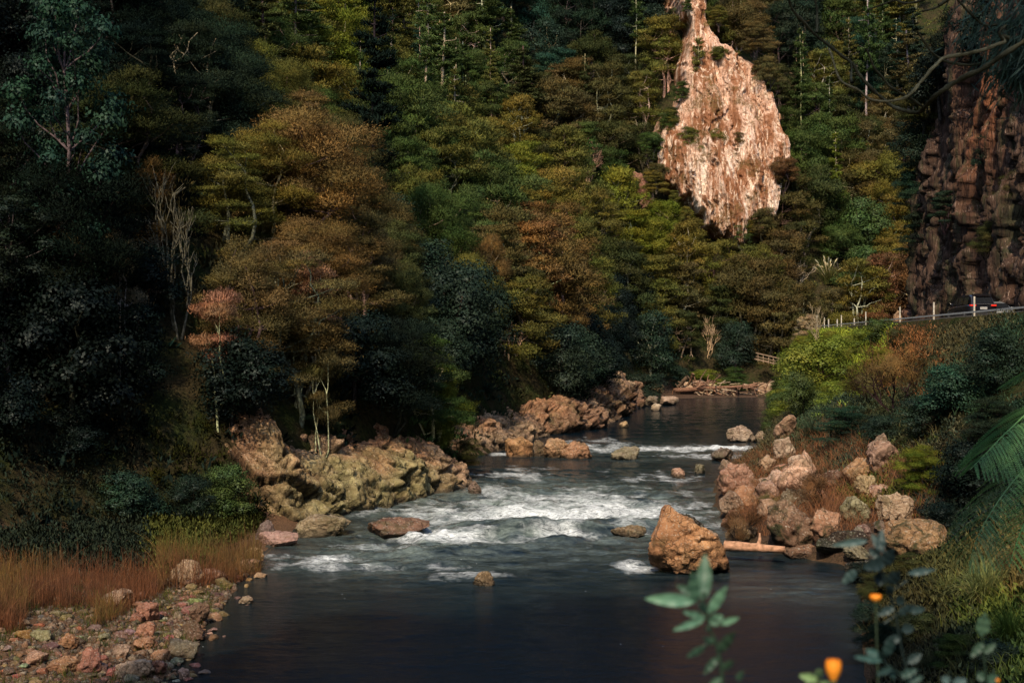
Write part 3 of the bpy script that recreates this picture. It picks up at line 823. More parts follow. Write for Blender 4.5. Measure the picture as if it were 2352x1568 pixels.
b1, e1 = blocky((S3 * [1.0, 1.3, 1]) + w3 * .35 + 40, 66, 1.4); b2, e2 = blocky(S3 * [2.6, 3.4, 1] + w3 * .6 + 40, 67, 1.4); b3, e3 = blocky(S3 * [6, 9, 1] + w3 + 40, 68, 1.4)
disp = 1.5 * fbm(S3 * .7, 63, 3) + .7 * b1 + .35 * b2 + .15 * b3 + .1 * fbm(P3 * .9, 69, 3) + .15 * fbm(P3 * 2.2, 65, 4)
bulge = 2.2 * smooth(0, 5, dq)
yy = yb - disp - bulge + 16 * smooth(.6, -2.2, dq)
cl = mobj('cliff', np.column_stack([Q[:, 0], yy, Q[:, 1]]), grid_faces(len(u), len(v)), M['cliff'], color=(.72, .47, .34))
tag(cl, 'tall pale orange and cream rock cliff face high on the wooded hillside', 'cliff', None, 'structure')

# ------------------------------------------------------------------ the dark cliff beside the road
s = np.concatenate([[0], np.cumsum(np.hypot(*np.diff(CF, axis=0).T))])
su = np.concatenate([np.arange(s[1], s[2] + 12, .8), np.arange(s[2] + 12, s[7] + 6, .22)])
vx = np.interp(su, s, CF[:, 0]); vy = np.interp(su, s, CF[:, 1])
# smooth the corner of the path
kern = np.hanning(15); kern /= kern.sum()
vx = np.convolve(np.pad(vx, 7, 'edge'), kern, 'valid'); vy = np.convolve(np.pad(vy, 7, 'edge'), kern, 'valid')
tx, ty = np.gradient(vx), np.gradient(vy); tn = np.hypot(tx, ty); nxn, nyn = -ty / tn, tx / tn      # outward (towards the road)
zv = np.arange(ROADZ - .5, 56, .2)
SU, ZV = np.meshgrid(np.arange(len(su)), zv)
SU = SU.ravel(); ZV = ZV.ravel()
bx, by = vx[SU], vy[SU]
top = 29.5 + 12 * smooth(142, 112, by) + 2.5 * fbm(np.column_stack([bx * .25, by * .25, np.zeros(len(bx))]), 81, 3)
zc = np.minimum(ZV, top); over = np.maximum(ZV - top, 0)
B3 = np.column_stack([bx, by, zc])
wv = .5 * np.stack([fbm(B3 * .4, 301 + k, 3) for k in range(3)], 1)
b1, e1 = blocky(B3 * [.26, .26, .05] + wv * .6 + 20, 88, 1.6); b2, e2 = blocky(B3 * [.75, .75, .13] + wv + 20, 89, 1.5); b3, e3 = blocky(B3 * [2.2, 2.2, .5] + wv * 2, 90, 1.4)
dd = 1.6 * fbm(B3 * [.18, .18, .10], 83, 4) + 1.4 * b1 + .7 * b2 + .3 * b3 + .6 * ridged(B3 * [.5, .5, .2], 84, 5) - .8 * (1 - smooth(0, .1, e1)) + .2 * fbm(B3 * 2.5, 87, 3)
off = -(zc - ROADZ) * .055 - .6 + dd - over * 1.0
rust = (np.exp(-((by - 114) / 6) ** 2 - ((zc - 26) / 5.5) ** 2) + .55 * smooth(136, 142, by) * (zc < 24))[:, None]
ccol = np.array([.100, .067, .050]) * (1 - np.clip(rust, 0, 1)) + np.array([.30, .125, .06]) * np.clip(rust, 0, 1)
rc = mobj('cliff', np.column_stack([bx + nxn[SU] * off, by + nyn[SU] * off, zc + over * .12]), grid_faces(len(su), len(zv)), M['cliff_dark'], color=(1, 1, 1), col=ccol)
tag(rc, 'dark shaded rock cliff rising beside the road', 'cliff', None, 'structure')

# ------------------------------------------------------------------ the road shelf
def strip(name, off0, off1, z, mat, label, kind='structure', y0=-40, y1=150):
    ys = np.arange(y0, y1 + .1, 3.0)
    V = []
    for yv in ys:
        V += [(railx(yv) + off0, yv, z), (railx(yv) + off1, yv, z)]
    n = len(ys)
    F = [(2 * k, 2 * k + 1, 2 * k + 3, 2 * k + 2) for k in range(n - 1)]
    o = mobj(name, V, F, mat); tag(o, label, None, None, kind); return o
M['asphalt'] = plain_mat('asphalt', (.05, .05, .05), .9, 0, 20, .3)
M['paint'] = plain_mat('road_paint', (.75, .75, .72), .7, 0, 8, .1)
M['concrete'] = plain_mat('kerb_concrete', (.22, .2, .17), .9, 0, 5, .25)
strip('road', .5, 7.6, ROADZ + .012, M['asphalt'], 'narrow asphalt road on the shelf above the river')
strip('road_marking', .75, .87, ROADZ + .018, M['paint'], 'white edge line of the road')
# ------------------------------------------------------------------ rocks and boulders
def ico(sub):
    bm = bmesh.new(); bmesh.ops.create_icosphere(bm, subdivisions=sub, radius=1)
    V = np.array([v.co[:] for v in bm.verts]); F = np.array([[v.index for v in f.verts] for f in bm.faces]); bm.free()
    return V, F
ICO = {k: ico(k) for k in (3, 4, 5, 6)}
def rock_shape(seed, dims, sub=4, cuts=9, rough=.05, lump=.28, crack=.0, peak=None, lean=0.0, tone=1):
    r = np.random.default_rng(seed)
    V, F = ICO[sub]; V = V.copy()
    V *= (1 + lump * fbm(V * 1.1 + seed * 3.7, seed, 3))[:, None]
    for k in range(cuts):
        n = unit(r.normal(size=3)); n[2] *= .7; n = unit(n)
        c = r.uniform(.48, .82)
        p = V @ n
        V = V - np.maximum(p - c, 0)[:, None] * n * .9
    V[:, 2] = np.where(V[:, 2] < -.45, -.45 + (V[:, 2] + .45) * .3, V[:, 2])
    mn, mx = V.min(0), V.max(0)
    V = (V - (mn + mx) / 2) / (mx - mn)          # unit box, centred
    if peak is not None:                          # pull the top to one side
        t = smooth(-.1, .5, V[:, 2]); V[:, 0] += (peak - V[:, 0]) * t * .45
    dims = np.asarray(dims, float)
    W = V * dims
    nrm = unit(V * [1, 1, 1])
    sc = dims.min()
    q = W / sc
    W += nrm * (sc * (rough * fbm(q * 3.2, seed + 5, 4, .6) + rough * .5 * fbm(q * 9, seed + 8, 3)))[:, None]
    if crack:
        qq = q + .18 * np.stack([fbm(q * 2.3, seed + 20 + k, 2) for k in range(3)], 1)
        b1, e1 = blocky(qq * [1.7, 1.7, 2.6] + seed, seed); b2, e2 = blocky(qq * [4.5, 4.5, 7.0] + seed, seed + 3)
        b3, e3 = blocky(qq * 13 + seed, seed + 4)
        W += nrm * (sc * crack * (1.5 * b1 + .5 * b2 + .22 * b3 + .8 * fbm(q * 1.6, seed + 33, 4) - .35 * (1 - smooth(0, .06, e1))))[:, None]
    else:
        b1, e1 = blocky(q * 3.1 + seed, seed); b2, e2 = blocky(q * 7.5 + seed, seed + 3)
        W += nrm * (sc * (.10 * b1 + .04 * b2 - .02 * (1 - smooth(0, .06, e1))))[:, None]
    W[:, 0] += lean * W[:, 2]
    W[:, 2] -= W[:, 2].min()
    return W, F

RC = {'orange': (.46, .28, .17), 'pale': (.55, .45, .33), 'pink': (.43, .32, .24), 'brown': (.26, .18, .12), 'grey': (.24, .21, .17), 'dark': (.05, .042, .035), 'green': (.30, .27, .19), 'yellow': (.36, .31, .18), 'cream': (.58, .47, .34)}
ROCKN = [0]
def rock(x0, x1, y0, y1, colr, label, mat='rock', depth=.9, Y=None, sub=5, cat='rock', name='rock', group=None, sink=.10, **kw):
    """a rock filling a bearing/elevation box, standing on the ground the sight line meets"""
    ROCKN[0] += 1
    cxp = (x0 + x1) / 2
    if Y is None:
        h = hit(cxp, min(y1, 1567)); 
        if y1 > 1567: h = hit(cxp, y1)
    else: h = at(cxp, y1, Y); h[2] = max(0, hz(h[0], h[1]))
    D = h[1]
    w = (x1 - x0) * D / FPX; hh = (y1 - y0) * D / FPX
    dd = w * depth
    z0 = h[2] - sink * hh
    # the base line seen is the front of the rock
    W, F = rock_shape(1000 + ROCKN[0] * 7, (w, dd, hh * (1 + sink) + .02), sub, **kw)
    cy = D + dd * .32
    o = mobj(name, W, F, M[mat], color=[c * kw.get('tone', 1) * rng.uniform(.88, 1.12) for c in RC[colr]], smooth_=not kw.get('crack'))
    o.location = (cxp * cy / FPX - 1176 * cy / FPX, cy, z0)
    o.rotation_euler = (0, 0, 0)
    return tag(o, label, cat, group)

# --- the continuous rock ledges of the left bank
def ledge(path, crest, cols, label, seed, back=5.0, step=.085, nu=95, blk=.33):
    """a bank of broken rock swept along the waterline; cols: tint along the path, upper and lower"""
    path = np.asarray(path, float)
    c3 = curve_pts(np.column_stack([path, crest]), 24)
    s_ = np.concatenate([[0], np.cumsum(np.hypot(*np.diff(c3[:, :2], axis=0).T))])
    su = np.arange(0, s_[-1], step); n = len(su)
    X = np.interp(su, s_, c3[:, 0]); Yv = np.interp(su, s_, c3[:, 1]); Cz = np.interp(su, s_, c3[:, 2])
    kn = int(6.0 / step) | 1; k_ = np.hanning(kn); k_ /= k_.sum(); kp = kn // 2
    ex = lambda a: np.concatenate([a[0] + (a[0] - a[1]) * np.arange(kp, 0, -1), a, a[-1] + (a[-1] - a[-2]) * np.arange(1, kp + 1)])
    tx, ty = np.gradient(np.convolve(ex(X), k_, 'valid')), np.gradient(np.convolve(ex(Yv), k_, 'valid')); tn = np.hypot(tx, ty)
    nx_, ny_ = -ty / tn, tx / tn                 # towards the land
    u = np.linspace(0, 1, nu)
    UU, SS = np.meshgrid(u, np.arange(n)); U_ = UU.ravel(); S_ = SS.ravel()
    Cz = Cz * (1 + .22 * fbm(np.column_stack([su * .45, su * 0, su * 0]), seed, 3))
    endt = np.minimum(smooth(0, 1.6, su), smooth(0, 1.6, su[-1] - su)) * .75 + .25
    zz = -.5 + (Cz[S_] * endt[S_] + .5) * (1 - (1 - np.clip(U_ * 1.08, 0, 1)) ** 2.3)
    off = back * (U_ ** 1.25) * (.75 + .25 * endt[S_])
    Bp = np.column_stack([X[S_] + nx_[S_] * off, Yv[S_] + ny_[S_] * off, zz])
    q = Bp + .22 * np.stack([fbm(Bp * .8, seed + 40 + k, 3) for k in range(3)], 1)
    ca, sa = math.cos(.5), math.sin(.5)
    q = q @ np.array([[ca, 0, sa], [0, 1, 0], [-sa, 0, ca]])
    b1, e1 = blocky(q * [.42, .38, .95], seed, 1.7); b2, e2 = blocky(q * [1.1, .95, 2.4], seed + 1, 1.7); b3, e3 = blocky(q * [3.1, 2.8, 6.2], seed + 2, 1.6)
    d = blk * (1.9 * b1 + .85 * b2 + .32 * b3) + .55 * fbm(Bp * .45, seed + 5, 4) - .28 * (1 - smooth(0, .07, e1)) - .10 * (1 - smooth(0, .08, e2)) + .05 * fbm(Bp * 7, seed + 6, 3)
    d *= .35 + .65 * smooth(-.5, .4, zz)
    # outward (river side) and up
    w_ = 1 - U_ * .75
    V = Bp + np.column_stack([-nx_[S_] * d * w_, -ny_[S_] * d * w_, d * (.25 + .6 * U_)])
    V[:, 2] -= 1.6 * smooth(.93, 1, U_)
    t = su / su[-1]
    cols = np.asarray(cols, float)               # (k, 2, 3)
    kt = np.linspace(0, 1, len(cols))
    up_ = np.stack([np.interp(t, kt, cols[:, 0, c]) for c in range(3)], 1); lo_ = np.stack([np.interp(t, kt, cols[:, 1, c]) for c in range(3)], 1)
    m_ = smooth(.25, .6, U_ + .35 * fbm(Bp * .6, seed + 7, 3))[:, None]
    cc_ = lo_[S_] * (1 - m_) + up_[S_] * m_
    cc_ = cc_ * (1 - .5 * (1 - smooth(0, .09, e1)) - .3 * (1 - smooth(0, .12, e2)))[:, None] * (1 + .25 * b2)[:, None]  # cracks darkened in the colour: painted crevice shade along with moss and damp
    F = grid_faces(nu, n)
    o = mobj('rock_outcrop', V, F, M['outcrop'], color=(1, 1, 1), col=cc_, smooth_=False)
    return tag(o, label, 'rock outcrop')
OR, BRN, YG, PK, TN = (.46, .27, .16), (.24, .16, .10), (.40, .37, .19), (.40, .25, .17), (.50, .38, .26)
ledge([(-13.6, 53.4), (-11.2, 54.0), (-9.4, 54.2), (-8.0, 54.6), (-6.6, 57.0), (-4.6, 61.5), (-2.9, 65.5), (-1.7, 68.4), (-1.5, 71.0), (-2.8, 74.5)], [2.8, 3.6, 4.4, 3.9, 3.0, 3.0, 3.1, 2.3, 1.5, 1.1],
      [(BRN, BRN), (OR, BRN), (OR, YG), (TN, YG), (OR, YG), (OR, YG), (OR, TN), (OR, PK), (PK, BRN)], 'long broken rock ledge, orange above, mossy yellow below, ending in a blunt river point', 11)
ledge([(-3.3, 82), (-2.1, 86), (-.8, 89.5), (.9, 97), (2.4, 104), (3.4, 107.5)], [1.2, 1.9, 2.1, 2.0, 2.0, 1.8], [(OR, TN), (OR, TN), (TN, TN), (OR, BRN)], 'orange tan rock ledge behind the row of midstream boulders', 23, back=4.5, step=.12, nu=70)
ledge([(2.6, 105.5), (4.6, 108.5), (6.4, 112), (8.4, 121), (10.0, 130)], [1.9, 2.4, 2.2, 1.9, 1.7], [(OR, BRN), (OR, PK), (BRN, TN), (OR, BRN)], 'jagged orange rock ledge with clefts, left of the calm pool', 37, back=4.0, step=.14, nu=60, blk=.55)
ledge([(9.6, 128), (11.4, 138), (13.2, 148), (14.6, 157), (15.4, 162)], [2.0, 2.5, 2.8, 2.7, 1.8], [(BRN, BRN), (PK, BRN), (TN, PK), (PK, BRN)], 'farthest fluted tan rock ledge, ending above the calm pool', 41, back=4.0, step=.18, nu=50, blk=.6)

rock(2040, 2094, 560, 738, 'orange', 'orange sunlit rock face showing between the dark cliff and the woods', Y=192, mat='face', depth=.6, crack=.10, cuts=8, sub=6, cat='rock face', name='rock_outcrop')
rock(1372, 1412, 330, 392, 'pale', 'small pale rock scar in the middle of the wooded slope', mat='face', depth=.8, crack=.12, cuts=8, cat='rock face', name='rock_outcrop')
rock(1440, 1500, 395, 478, 'orange', 'orange rock scar on the slope left of the pale cliff', mat='face', depth=.8, crack=.12, cuts=8, cat='rock face', name='rock_outcrop')
rock(750, 812, -40, 50, 'orange', 'orange rock scar at the top edge behind the pale pine trunks', mat='face', depth=.8, crack=.12, cuts=8, cat='rock face', name='rock_outcrop')
# --- the right hand rocks
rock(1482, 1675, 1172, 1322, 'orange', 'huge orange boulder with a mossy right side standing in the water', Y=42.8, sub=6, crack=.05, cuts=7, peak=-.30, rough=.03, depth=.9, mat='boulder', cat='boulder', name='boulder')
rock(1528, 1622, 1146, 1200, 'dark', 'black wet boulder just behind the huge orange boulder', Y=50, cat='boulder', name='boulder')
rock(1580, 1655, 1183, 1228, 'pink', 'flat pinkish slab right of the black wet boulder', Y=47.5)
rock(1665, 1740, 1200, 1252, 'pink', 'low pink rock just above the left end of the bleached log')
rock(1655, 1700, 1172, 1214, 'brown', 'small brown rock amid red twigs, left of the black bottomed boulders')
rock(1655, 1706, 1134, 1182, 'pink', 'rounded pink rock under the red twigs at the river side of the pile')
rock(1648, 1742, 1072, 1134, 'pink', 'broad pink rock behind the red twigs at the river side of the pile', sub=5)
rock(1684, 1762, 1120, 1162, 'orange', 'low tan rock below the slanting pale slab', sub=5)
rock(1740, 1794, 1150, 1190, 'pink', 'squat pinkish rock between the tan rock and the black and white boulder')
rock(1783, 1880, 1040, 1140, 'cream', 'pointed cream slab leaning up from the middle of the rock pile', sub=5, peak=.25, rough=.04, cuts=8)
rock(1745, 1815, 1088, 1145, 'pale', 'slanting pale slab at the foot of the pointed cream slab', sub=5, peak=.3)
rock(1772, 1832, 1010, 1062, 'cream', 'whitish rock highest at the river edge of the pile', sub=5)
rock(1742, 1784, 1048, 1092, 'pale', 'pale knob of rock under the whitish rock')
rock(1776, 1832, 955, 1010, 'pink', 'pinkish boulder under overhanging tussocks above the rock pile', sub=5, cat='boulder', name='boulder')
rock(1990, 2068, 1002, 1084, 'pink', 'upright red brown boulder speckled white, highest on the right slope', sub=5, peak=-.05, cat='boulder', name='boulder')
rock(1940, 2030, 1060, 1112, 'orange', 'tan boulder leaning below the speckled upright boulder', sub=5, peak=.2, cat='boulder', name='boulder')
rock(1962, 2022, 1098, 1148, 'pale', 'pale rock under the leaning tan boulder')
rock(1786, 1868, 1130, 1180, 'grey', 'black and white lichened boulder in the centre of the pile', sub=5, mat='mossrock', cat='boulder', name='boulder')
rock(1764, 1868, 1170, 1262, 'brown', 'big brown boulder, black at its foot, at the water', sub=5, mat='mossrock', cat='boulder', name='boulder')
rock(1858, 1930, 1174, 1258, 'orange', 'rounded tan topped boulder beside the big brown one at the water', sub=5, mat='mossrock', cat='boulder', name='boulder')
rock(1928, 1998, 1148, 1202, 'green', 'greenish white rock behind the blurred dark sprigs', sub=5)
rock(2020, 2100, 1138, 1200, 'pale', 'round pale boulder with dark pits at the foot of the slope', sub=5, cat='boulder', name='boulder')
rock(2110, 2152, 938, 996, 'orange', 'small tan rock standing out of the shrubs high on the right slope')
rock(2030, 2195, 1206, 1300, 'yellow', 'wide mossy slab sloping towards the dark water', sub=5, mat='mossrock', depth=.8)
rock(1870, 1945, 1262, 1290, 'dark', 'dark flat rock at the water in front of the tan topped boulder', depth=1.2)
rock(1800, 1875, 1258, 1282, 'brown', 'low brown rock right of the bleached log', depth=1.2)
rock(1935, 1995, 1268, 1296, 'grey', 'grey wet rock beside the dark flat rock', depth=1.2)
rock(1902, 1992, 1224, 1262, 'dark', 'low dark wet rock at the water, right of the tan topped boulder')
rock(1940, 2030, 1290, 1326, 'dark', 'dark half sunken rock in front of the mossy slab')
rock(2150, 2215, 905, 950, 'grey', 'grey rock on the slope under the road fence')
rf = np.random.default_rng(5)
nf_ = 0
for t_ in range(900):
    px = rf.uniform(1650, 2120); py = rf.uniform(1075, 1262)
    if py > np.interp(px, [1650, 1700, 1760, 1930, 2000, 2120], [1215, 1255, 1262, 1262, 1240, 1230]): continue
    if py < np.interp(px, [1650, 1800, 1960, 2120], [1110, 1060, 1110, 1150]): continue
    w_ = rf.uniform(22, 62)
    if nf_ >= 22: break
    nf_ += 1
    rock(px - w_ / 2, px + w_ / 2, py - w_ * rf.uniform(.5, .8), py, rf.choice(['orange', 'brown', 'pale', 'pink', 'grey']), 'smaller rock filling a gap in the right bank rock pile', mat='mossrock' if rf.random() < .4 else 'rock', sub=4, group='smaller rocks filling gaps in the right bank rock pile')
# --- rocks standing in the river
def wrock(*a, **k):
    k.setdefault('sink', .25); return rock(*a, **k)
wrock(1160, 1224, 1006, 1050, 'orange', 'tan boulder at the left end of the midstream row', sub=5, cat='boulder', name='boulder')
wrock(1217, 1252, 1014, 1048, 'brown', 'small dark boulder wedged second in the midstream row')
wrock(1248, 1310, 1012, 1052, 'orange', 'smooth orange boulder third in the midstream row', sub=5, cat='boulder', name='boulder')
wrock(1290, 1358, 1016, 1054, 'orange', 'long smooth orange boulder at the right end of the midstream row', sub=5, cat='boulder', name='boulder')
wrock(1402, 1470, 1030, 1056, 'green', 'olive rock splitting the far white water')
wrock(1423, 1445, 968, 982, 'pale', 'small white rock alone in the far calm water')
wrock(1084, 1136, 1318, 1344, 'brown', 'brown rock awash at the shadow edge in midriver')
wrock(1074, 1106, 1106, 1136, 'grey', 'grey rock at the foot of the pinkish river point')
wrock(840, 990, 1200, 1232, 'brown', 'long low brown ledge awash below the yellow outcrop')
wrock(676, 806, 1190, 1232, 'pink', 'long orange pink slab at the foot of the yellow outcrop')
wrock(1404, 1486, 1213, 1236, 'brown', 'flat brown rock awash left of the huge orange boulder')
wrock(1667, 1738, 983, 1016, 'pale', 'pale lichened rock in the far rapids near the right bank', sub=5)
wrock(1734, 1762, 992, 1014, 'pale', 'small pale rock beside the far right bank')
wrock(1634, 1684, 1032, 1058, 'grey', 'grey rock in the far rapids near the right bank')
wrock(1542, 1572, 1078, 1098, 'pale', 'small pale rock in the grey water before the pile')
wrock(1596, 1620, 1068, 1088, 'grey', 'small grey rock right of the small pale one in the grey water')
wrock(1650, 1682, 1058, 1080, 'pale', 'small pale rock at the river corner of the pile')
# --- left shore stones that stand out
S = dict(mat='rock_small', tone=.78)
rock(592, 688, 1228, 1256, 'pale', 'long pale flat stone where the left rapids begin', **S)
rock(586, 638, 1200, 1242, 'grey', 'dark grey rock below the brown outcrop by the reeds', **S)
rock(562, 608, 1260, 1290, 'orange', 'tan rounded stone at the tip of the tall green reeds', **S)
rock(548, 598, 1288, 1314, 'orange', 'tan stone next to the water below the tall green reeds', **S)
rock(385, 470, 1300, 1345, 'cream', 'bright cream boulder at the foot of the tall reeds', sub=5, **S)
rock(460, 524, 1312, 1340, 'orange', 'low tan rock right of the bright cream boulder', **S)
rock(236, 304, 1364, 1396, 'pale', 'pale speckled rock in the brown reeds', **S)
rock(314, 364, 1388, 1428, 'orange', 'rounded orange rock on the pebble shore under the reeds', **S)
rock(436, 484, 1388, 1434, 'brown', 'brown rock at the waterline of the pebble shore', **S)
rock(420, 474, 1430, 1472, 'brown', 'olive brown rock with its foot in the dark water', **S)
rock(398, 420, 1450, 1470, 'cream', 'small square whitish stone on the pebble shore', **S)
rock(310, 354, 1438, 1468, 'orange', 'orange stone in the middle of the pebble shore', **S)
rock(308, 362, 1470, 1494, 'orange', 'flat orange stone below the middle of the pebble shore', **S)
rock(388, 458, 1478, 1514, 'green', 'mossy grey green stone in the shallows', **S)
rock(346, 390, 1498, 1520, 'orange', 'bright orange stone in the shallows by the mossy one', **S)
rock(258, 298, 1486, 1514, 'pale', 'smooth tan stone ringed by green weed', **S)
rock(133, 182, 1458, 1490, 'orange', 'tan stone beside the dark hollow of the shore', **S)
rock(178, 234, 1500, 1550, 'orange', 'blocky orange rock near the lower left shore', **S)
rock(112, 180, 1518, 1552, 'orange', 'sloping orange slab left of the blocky orange rock', **S)
rock(54, 110, 1506, 1530, 'pale', 'flat pale stone left of the sloping orange slab', **S)
rock(262, 352, 1526, 1562, 'cream', 'large flat cream orange slab awash in the shallows', **S)
rock(340, 384, 1522, 1550, 'orange', 'pointed orange stone against the large flat slab', **S)
rock(408, 436, 1540, 1562, 'pale', 'small pale greenish stone out in the dark water', **S)
rock(548, 582, 1374, 1388, 'pale', 'small pale stone alone in dark water below the rapids', **S)
# loose stones of the shore
rs = np.random.default_rng(77)
GL = 'loose tan stones lying among the larger ones on the pebble shore'
protos = []
for k in range(7):
    W, F = rock_shape(3000 + k, (1, rs.uniform(.6, .9), rs.uniform(.3, .55)), 4, cuts=12, rough=.04)
    protos.append(make_mesh('river_stone', W, F, M['rock_small'], smooth_=True))
placed = []
tries = 0
gpts = []
while len(placed) < 285 and tries < 6000:
    tries += 1
    px = rs.uniform(-20, 600); py = rs.uniform(1290, 1600)
    edge = np.interp(py, [1290, 1340, 1400, 1440, 1500, 1600], [585, 545, 480, 465, 420, 400])
    if px > edge + 15 + 70 * rs.random() ** 3: continue
    if py < np.interp(px, [0, 240, 330, 400, 600], [1430, 1400, 1350, 1320, 1262]): continue
    h = hit(px, py)
    s_ = rs.choice([.16, .24, .36, .5], p=[.30, .34, .24, .12]) * rs.uniform(.8, 1.25)
    if any((h[0] - q[0]) ** 2 + (h[1] - q[1]) ** 2 < (.46 * (s_ + q[2])) ** 2 for q in placed): continue
    placed.append((h[0], h[1], s_))
    o = bpy.data.objects.new('river_stone', protos[rs.integers(7)]); link(o)
    c = RC[rs.choice(['orange', 'brown', 'pale', 'pink', 'grey'], p=[.40, .27, .17, .06, .10])]
    o.color = (*[x * rs.uniform(.45, .85) for x in c], 1)
    o.location = (h[0], h[1], h[2] - .12 * s_); o.scale = (s_, s_, s_ * rs.uniform(.8, 1.2)); o.rotation_euler = (0, 0, rs.uniform(0, 6.28))
    tag(o, 'loose stone lying among the larger rocks of the pebble shore', 'stone', GL)

# gravel filling between the stones
r_g = np.random.default_rng(123)
n_g = 9000
gP = np.column_stack([r_g.uniform(-15, -5.5, n_g * 3), r_g.uniform(26, 47, n_g * 3)])
gz_ = height(gP); m_ = inside(gP, L_POLY) & (gz_ > -.12) & (gz_ < 1.0); gP = gP[m_][:n_g]; gz_ = gz_[m_][:n_g]
V0, F0 = ico(1)
sz = r_g.uniform(.02, .075, len(gP)) * r_g.uniform(.6, 1.4, len(gP))
sh_ = V0[None] * (sz[:, None, None] * r_g.uniform(.6, 1.3, (len(gP), 1, 3))) * (1 + .3 * r_g.normal(size=(len(gP), len(V0), 1)))
VG = (sh_ + np.column_stack([gP, gz_])[:, None, :]).reshape(-1, 3); FG = (F0[None] + (np.arange(len(gP)) * len(V0))[:, None, None]).reshape(-1, 3)
base_c = np.array([RC['orange'], RC['brown'], RC['pale'], RC['grey'], RC['pink']])[r_g.integers(5, size=len(gP))] * r_g.uniform(.25, .65, (len(gP), 1))
gv = mobj('gravel', VG, FG, M['gravel'], color=(1, 1, 1), col=np.repeat(base_c, len(V0), 0), smooth_=False)
tag(gv, 'fine gravel between the stones of the left shore', None, None, 'stuff')
# ------------------------------------------------------------------ undergrowth, grass, reeds (stuff) and individual shrubs
def ctrl_color(px, py):
    d = ((CT[:, 0][:, None] - px) ** 2 + (CT[:, 1][:, None] - py) ** 2)
    j = d.argmin(0)
    return np.array([CNAME[CTRL[k][3]] for k in j])

def scatter_points(r, n, xr, yr, cond, bias_near=1.0):
    x = r.uniform(*xr, n); y = yr[0] + (yr[1] - yr[0]) * r.random(n) ** bias_near
    P = np.column_stack([x, y]); z = height(P); m = cond(P, z)
    return np.column_stack([P, z])[m]

def bush_stuff(name, pts, colors, R_, n_leaf, L, W, r, mat, label, tall=.6):
    """leafy ground cover: small domes of leaf-sized faces"""
    n = len(pts)
    C = np.repeat(pts, n_leaf, 0); cc = np.repeat(colors, n_leaf, 0); RR = np.repeat(R_, n_leaf)
    d = unit(r.normal(size=(len(C), 3))); d[:, 2] = np.abs(d[:, 2])
    rr = (1 - .5 * r.random(len(C)) ** 1.3)[:, None]
    P_ = C + d * rr * np.column_stack([RR, RR, RR * tall])
    nr = unit(d + [0, 0, .3]); fn = unit(nr + .6 * r.normal(size=nr.shape)); dd = unit(d + [0, 0, .6] + .6 * r.normal(size=d.shape))
    s = r.uniform(.6, 1.3, len(C))
    V, F = leaves(P_, dd, fn, L * s, W * s, r)
    sh = (r.uniform(.6, 1.4, len(C)) * np.repeat(r.uniform(.7, 1.3, n), n_leaf))[:, None]
    o = mobj(name, V, F, M[mat], color=(1, 1, 1), col=np.repeat(cc * sh, 4, 0), normals=np.repeat(unit(nr + .4 * fn), 4, 0))
    return tag(o, label, None, None, 'stuff')

def blades(P, H, W, bend, r, n_seg=3, dirs=None):
    """grass blades: P base points, H heights -> V,F,param t"""
    n = len(P)
    an = r.uniform(0, 2 * np.pi, n)
    lean = np.column_stack([np.cos(an), np.sin(an), np.zeros(n)]) if dirs is None else dirs
    side = np.column_stack([-lean[:, 1], lean[:, 0], np.zeros(n)])
    # show the broad face at random headings
    a2 = r.uniform(0, np.pi, n); side = np.column_stack([np.cos(a2), np.sin(a2) * .5, np.zeros(n)])
    rows, tt = [], []
    for k in range(n_seg + 1):
        t = k / n_seg
        c = P + np.column_stack([np.zeros(n), np.zeros(n), H * (t - .22 * bend * t * t)]) + lean * (H * bend * t ** 1.8)[:, None]
        w = (np.broadcast_to(W, (n,)) * (1 - t) ** .7 * .5 + .001)[:, None]
        rows += [c - side * w, c + side * w]; tt += [t, t]
    V = np.stack(rows, 1).reshape(-1, 3)
    base = np.arange(n)[:, None] * (2 * n_seg + 2)
    F = np.concatenate([base + np.array([[2 * k, 2 * k + 1, 2 * k + 3, 2 * k + 2]]) for k in range(n_seg)])
    return V, F, np.tile(tt, n)

r = np.random.default_rng(9)
# 1. forest floor across the river
def c1(P, z):
    px = 1176 + P[:, 0] / P[:, 1] * FPX; py = 784 - (z - CAMZ) / P[:, 1] * FPX
    return inside(P, L_POLY) & ((seg_dist(P, HB) < 200) & (inside(P, H_POLY) | (z > .7))) & (px > -420) & (px < 2420) & (py > -60) & (P[:, 1] > 46)
pts = np.vstack([scatter_points(r, 9000, (-40, 60), (47, 130), c1, 1.0), scatter_points(r, 7000, (-90, 120), (120, 300), c1)])
px = 1176 + pts[:, 0] / pts[:, 1] * FPX; py = 784 - (pts[:, 2] - CAMZ) / pts[:, 1] * FPX
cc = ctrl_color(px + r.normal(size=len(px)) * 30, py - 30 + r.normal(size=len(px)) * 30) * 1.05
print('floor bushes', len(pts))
bush_stuff('undergrowth', pts, cc, .35 + .0065 * pts[:, 1] * r.uniform(.7, 1.4, len(pts)), 34, .34, .12, r, 'fol', 'dense shrubby undergrowth filling the wooded slopes')

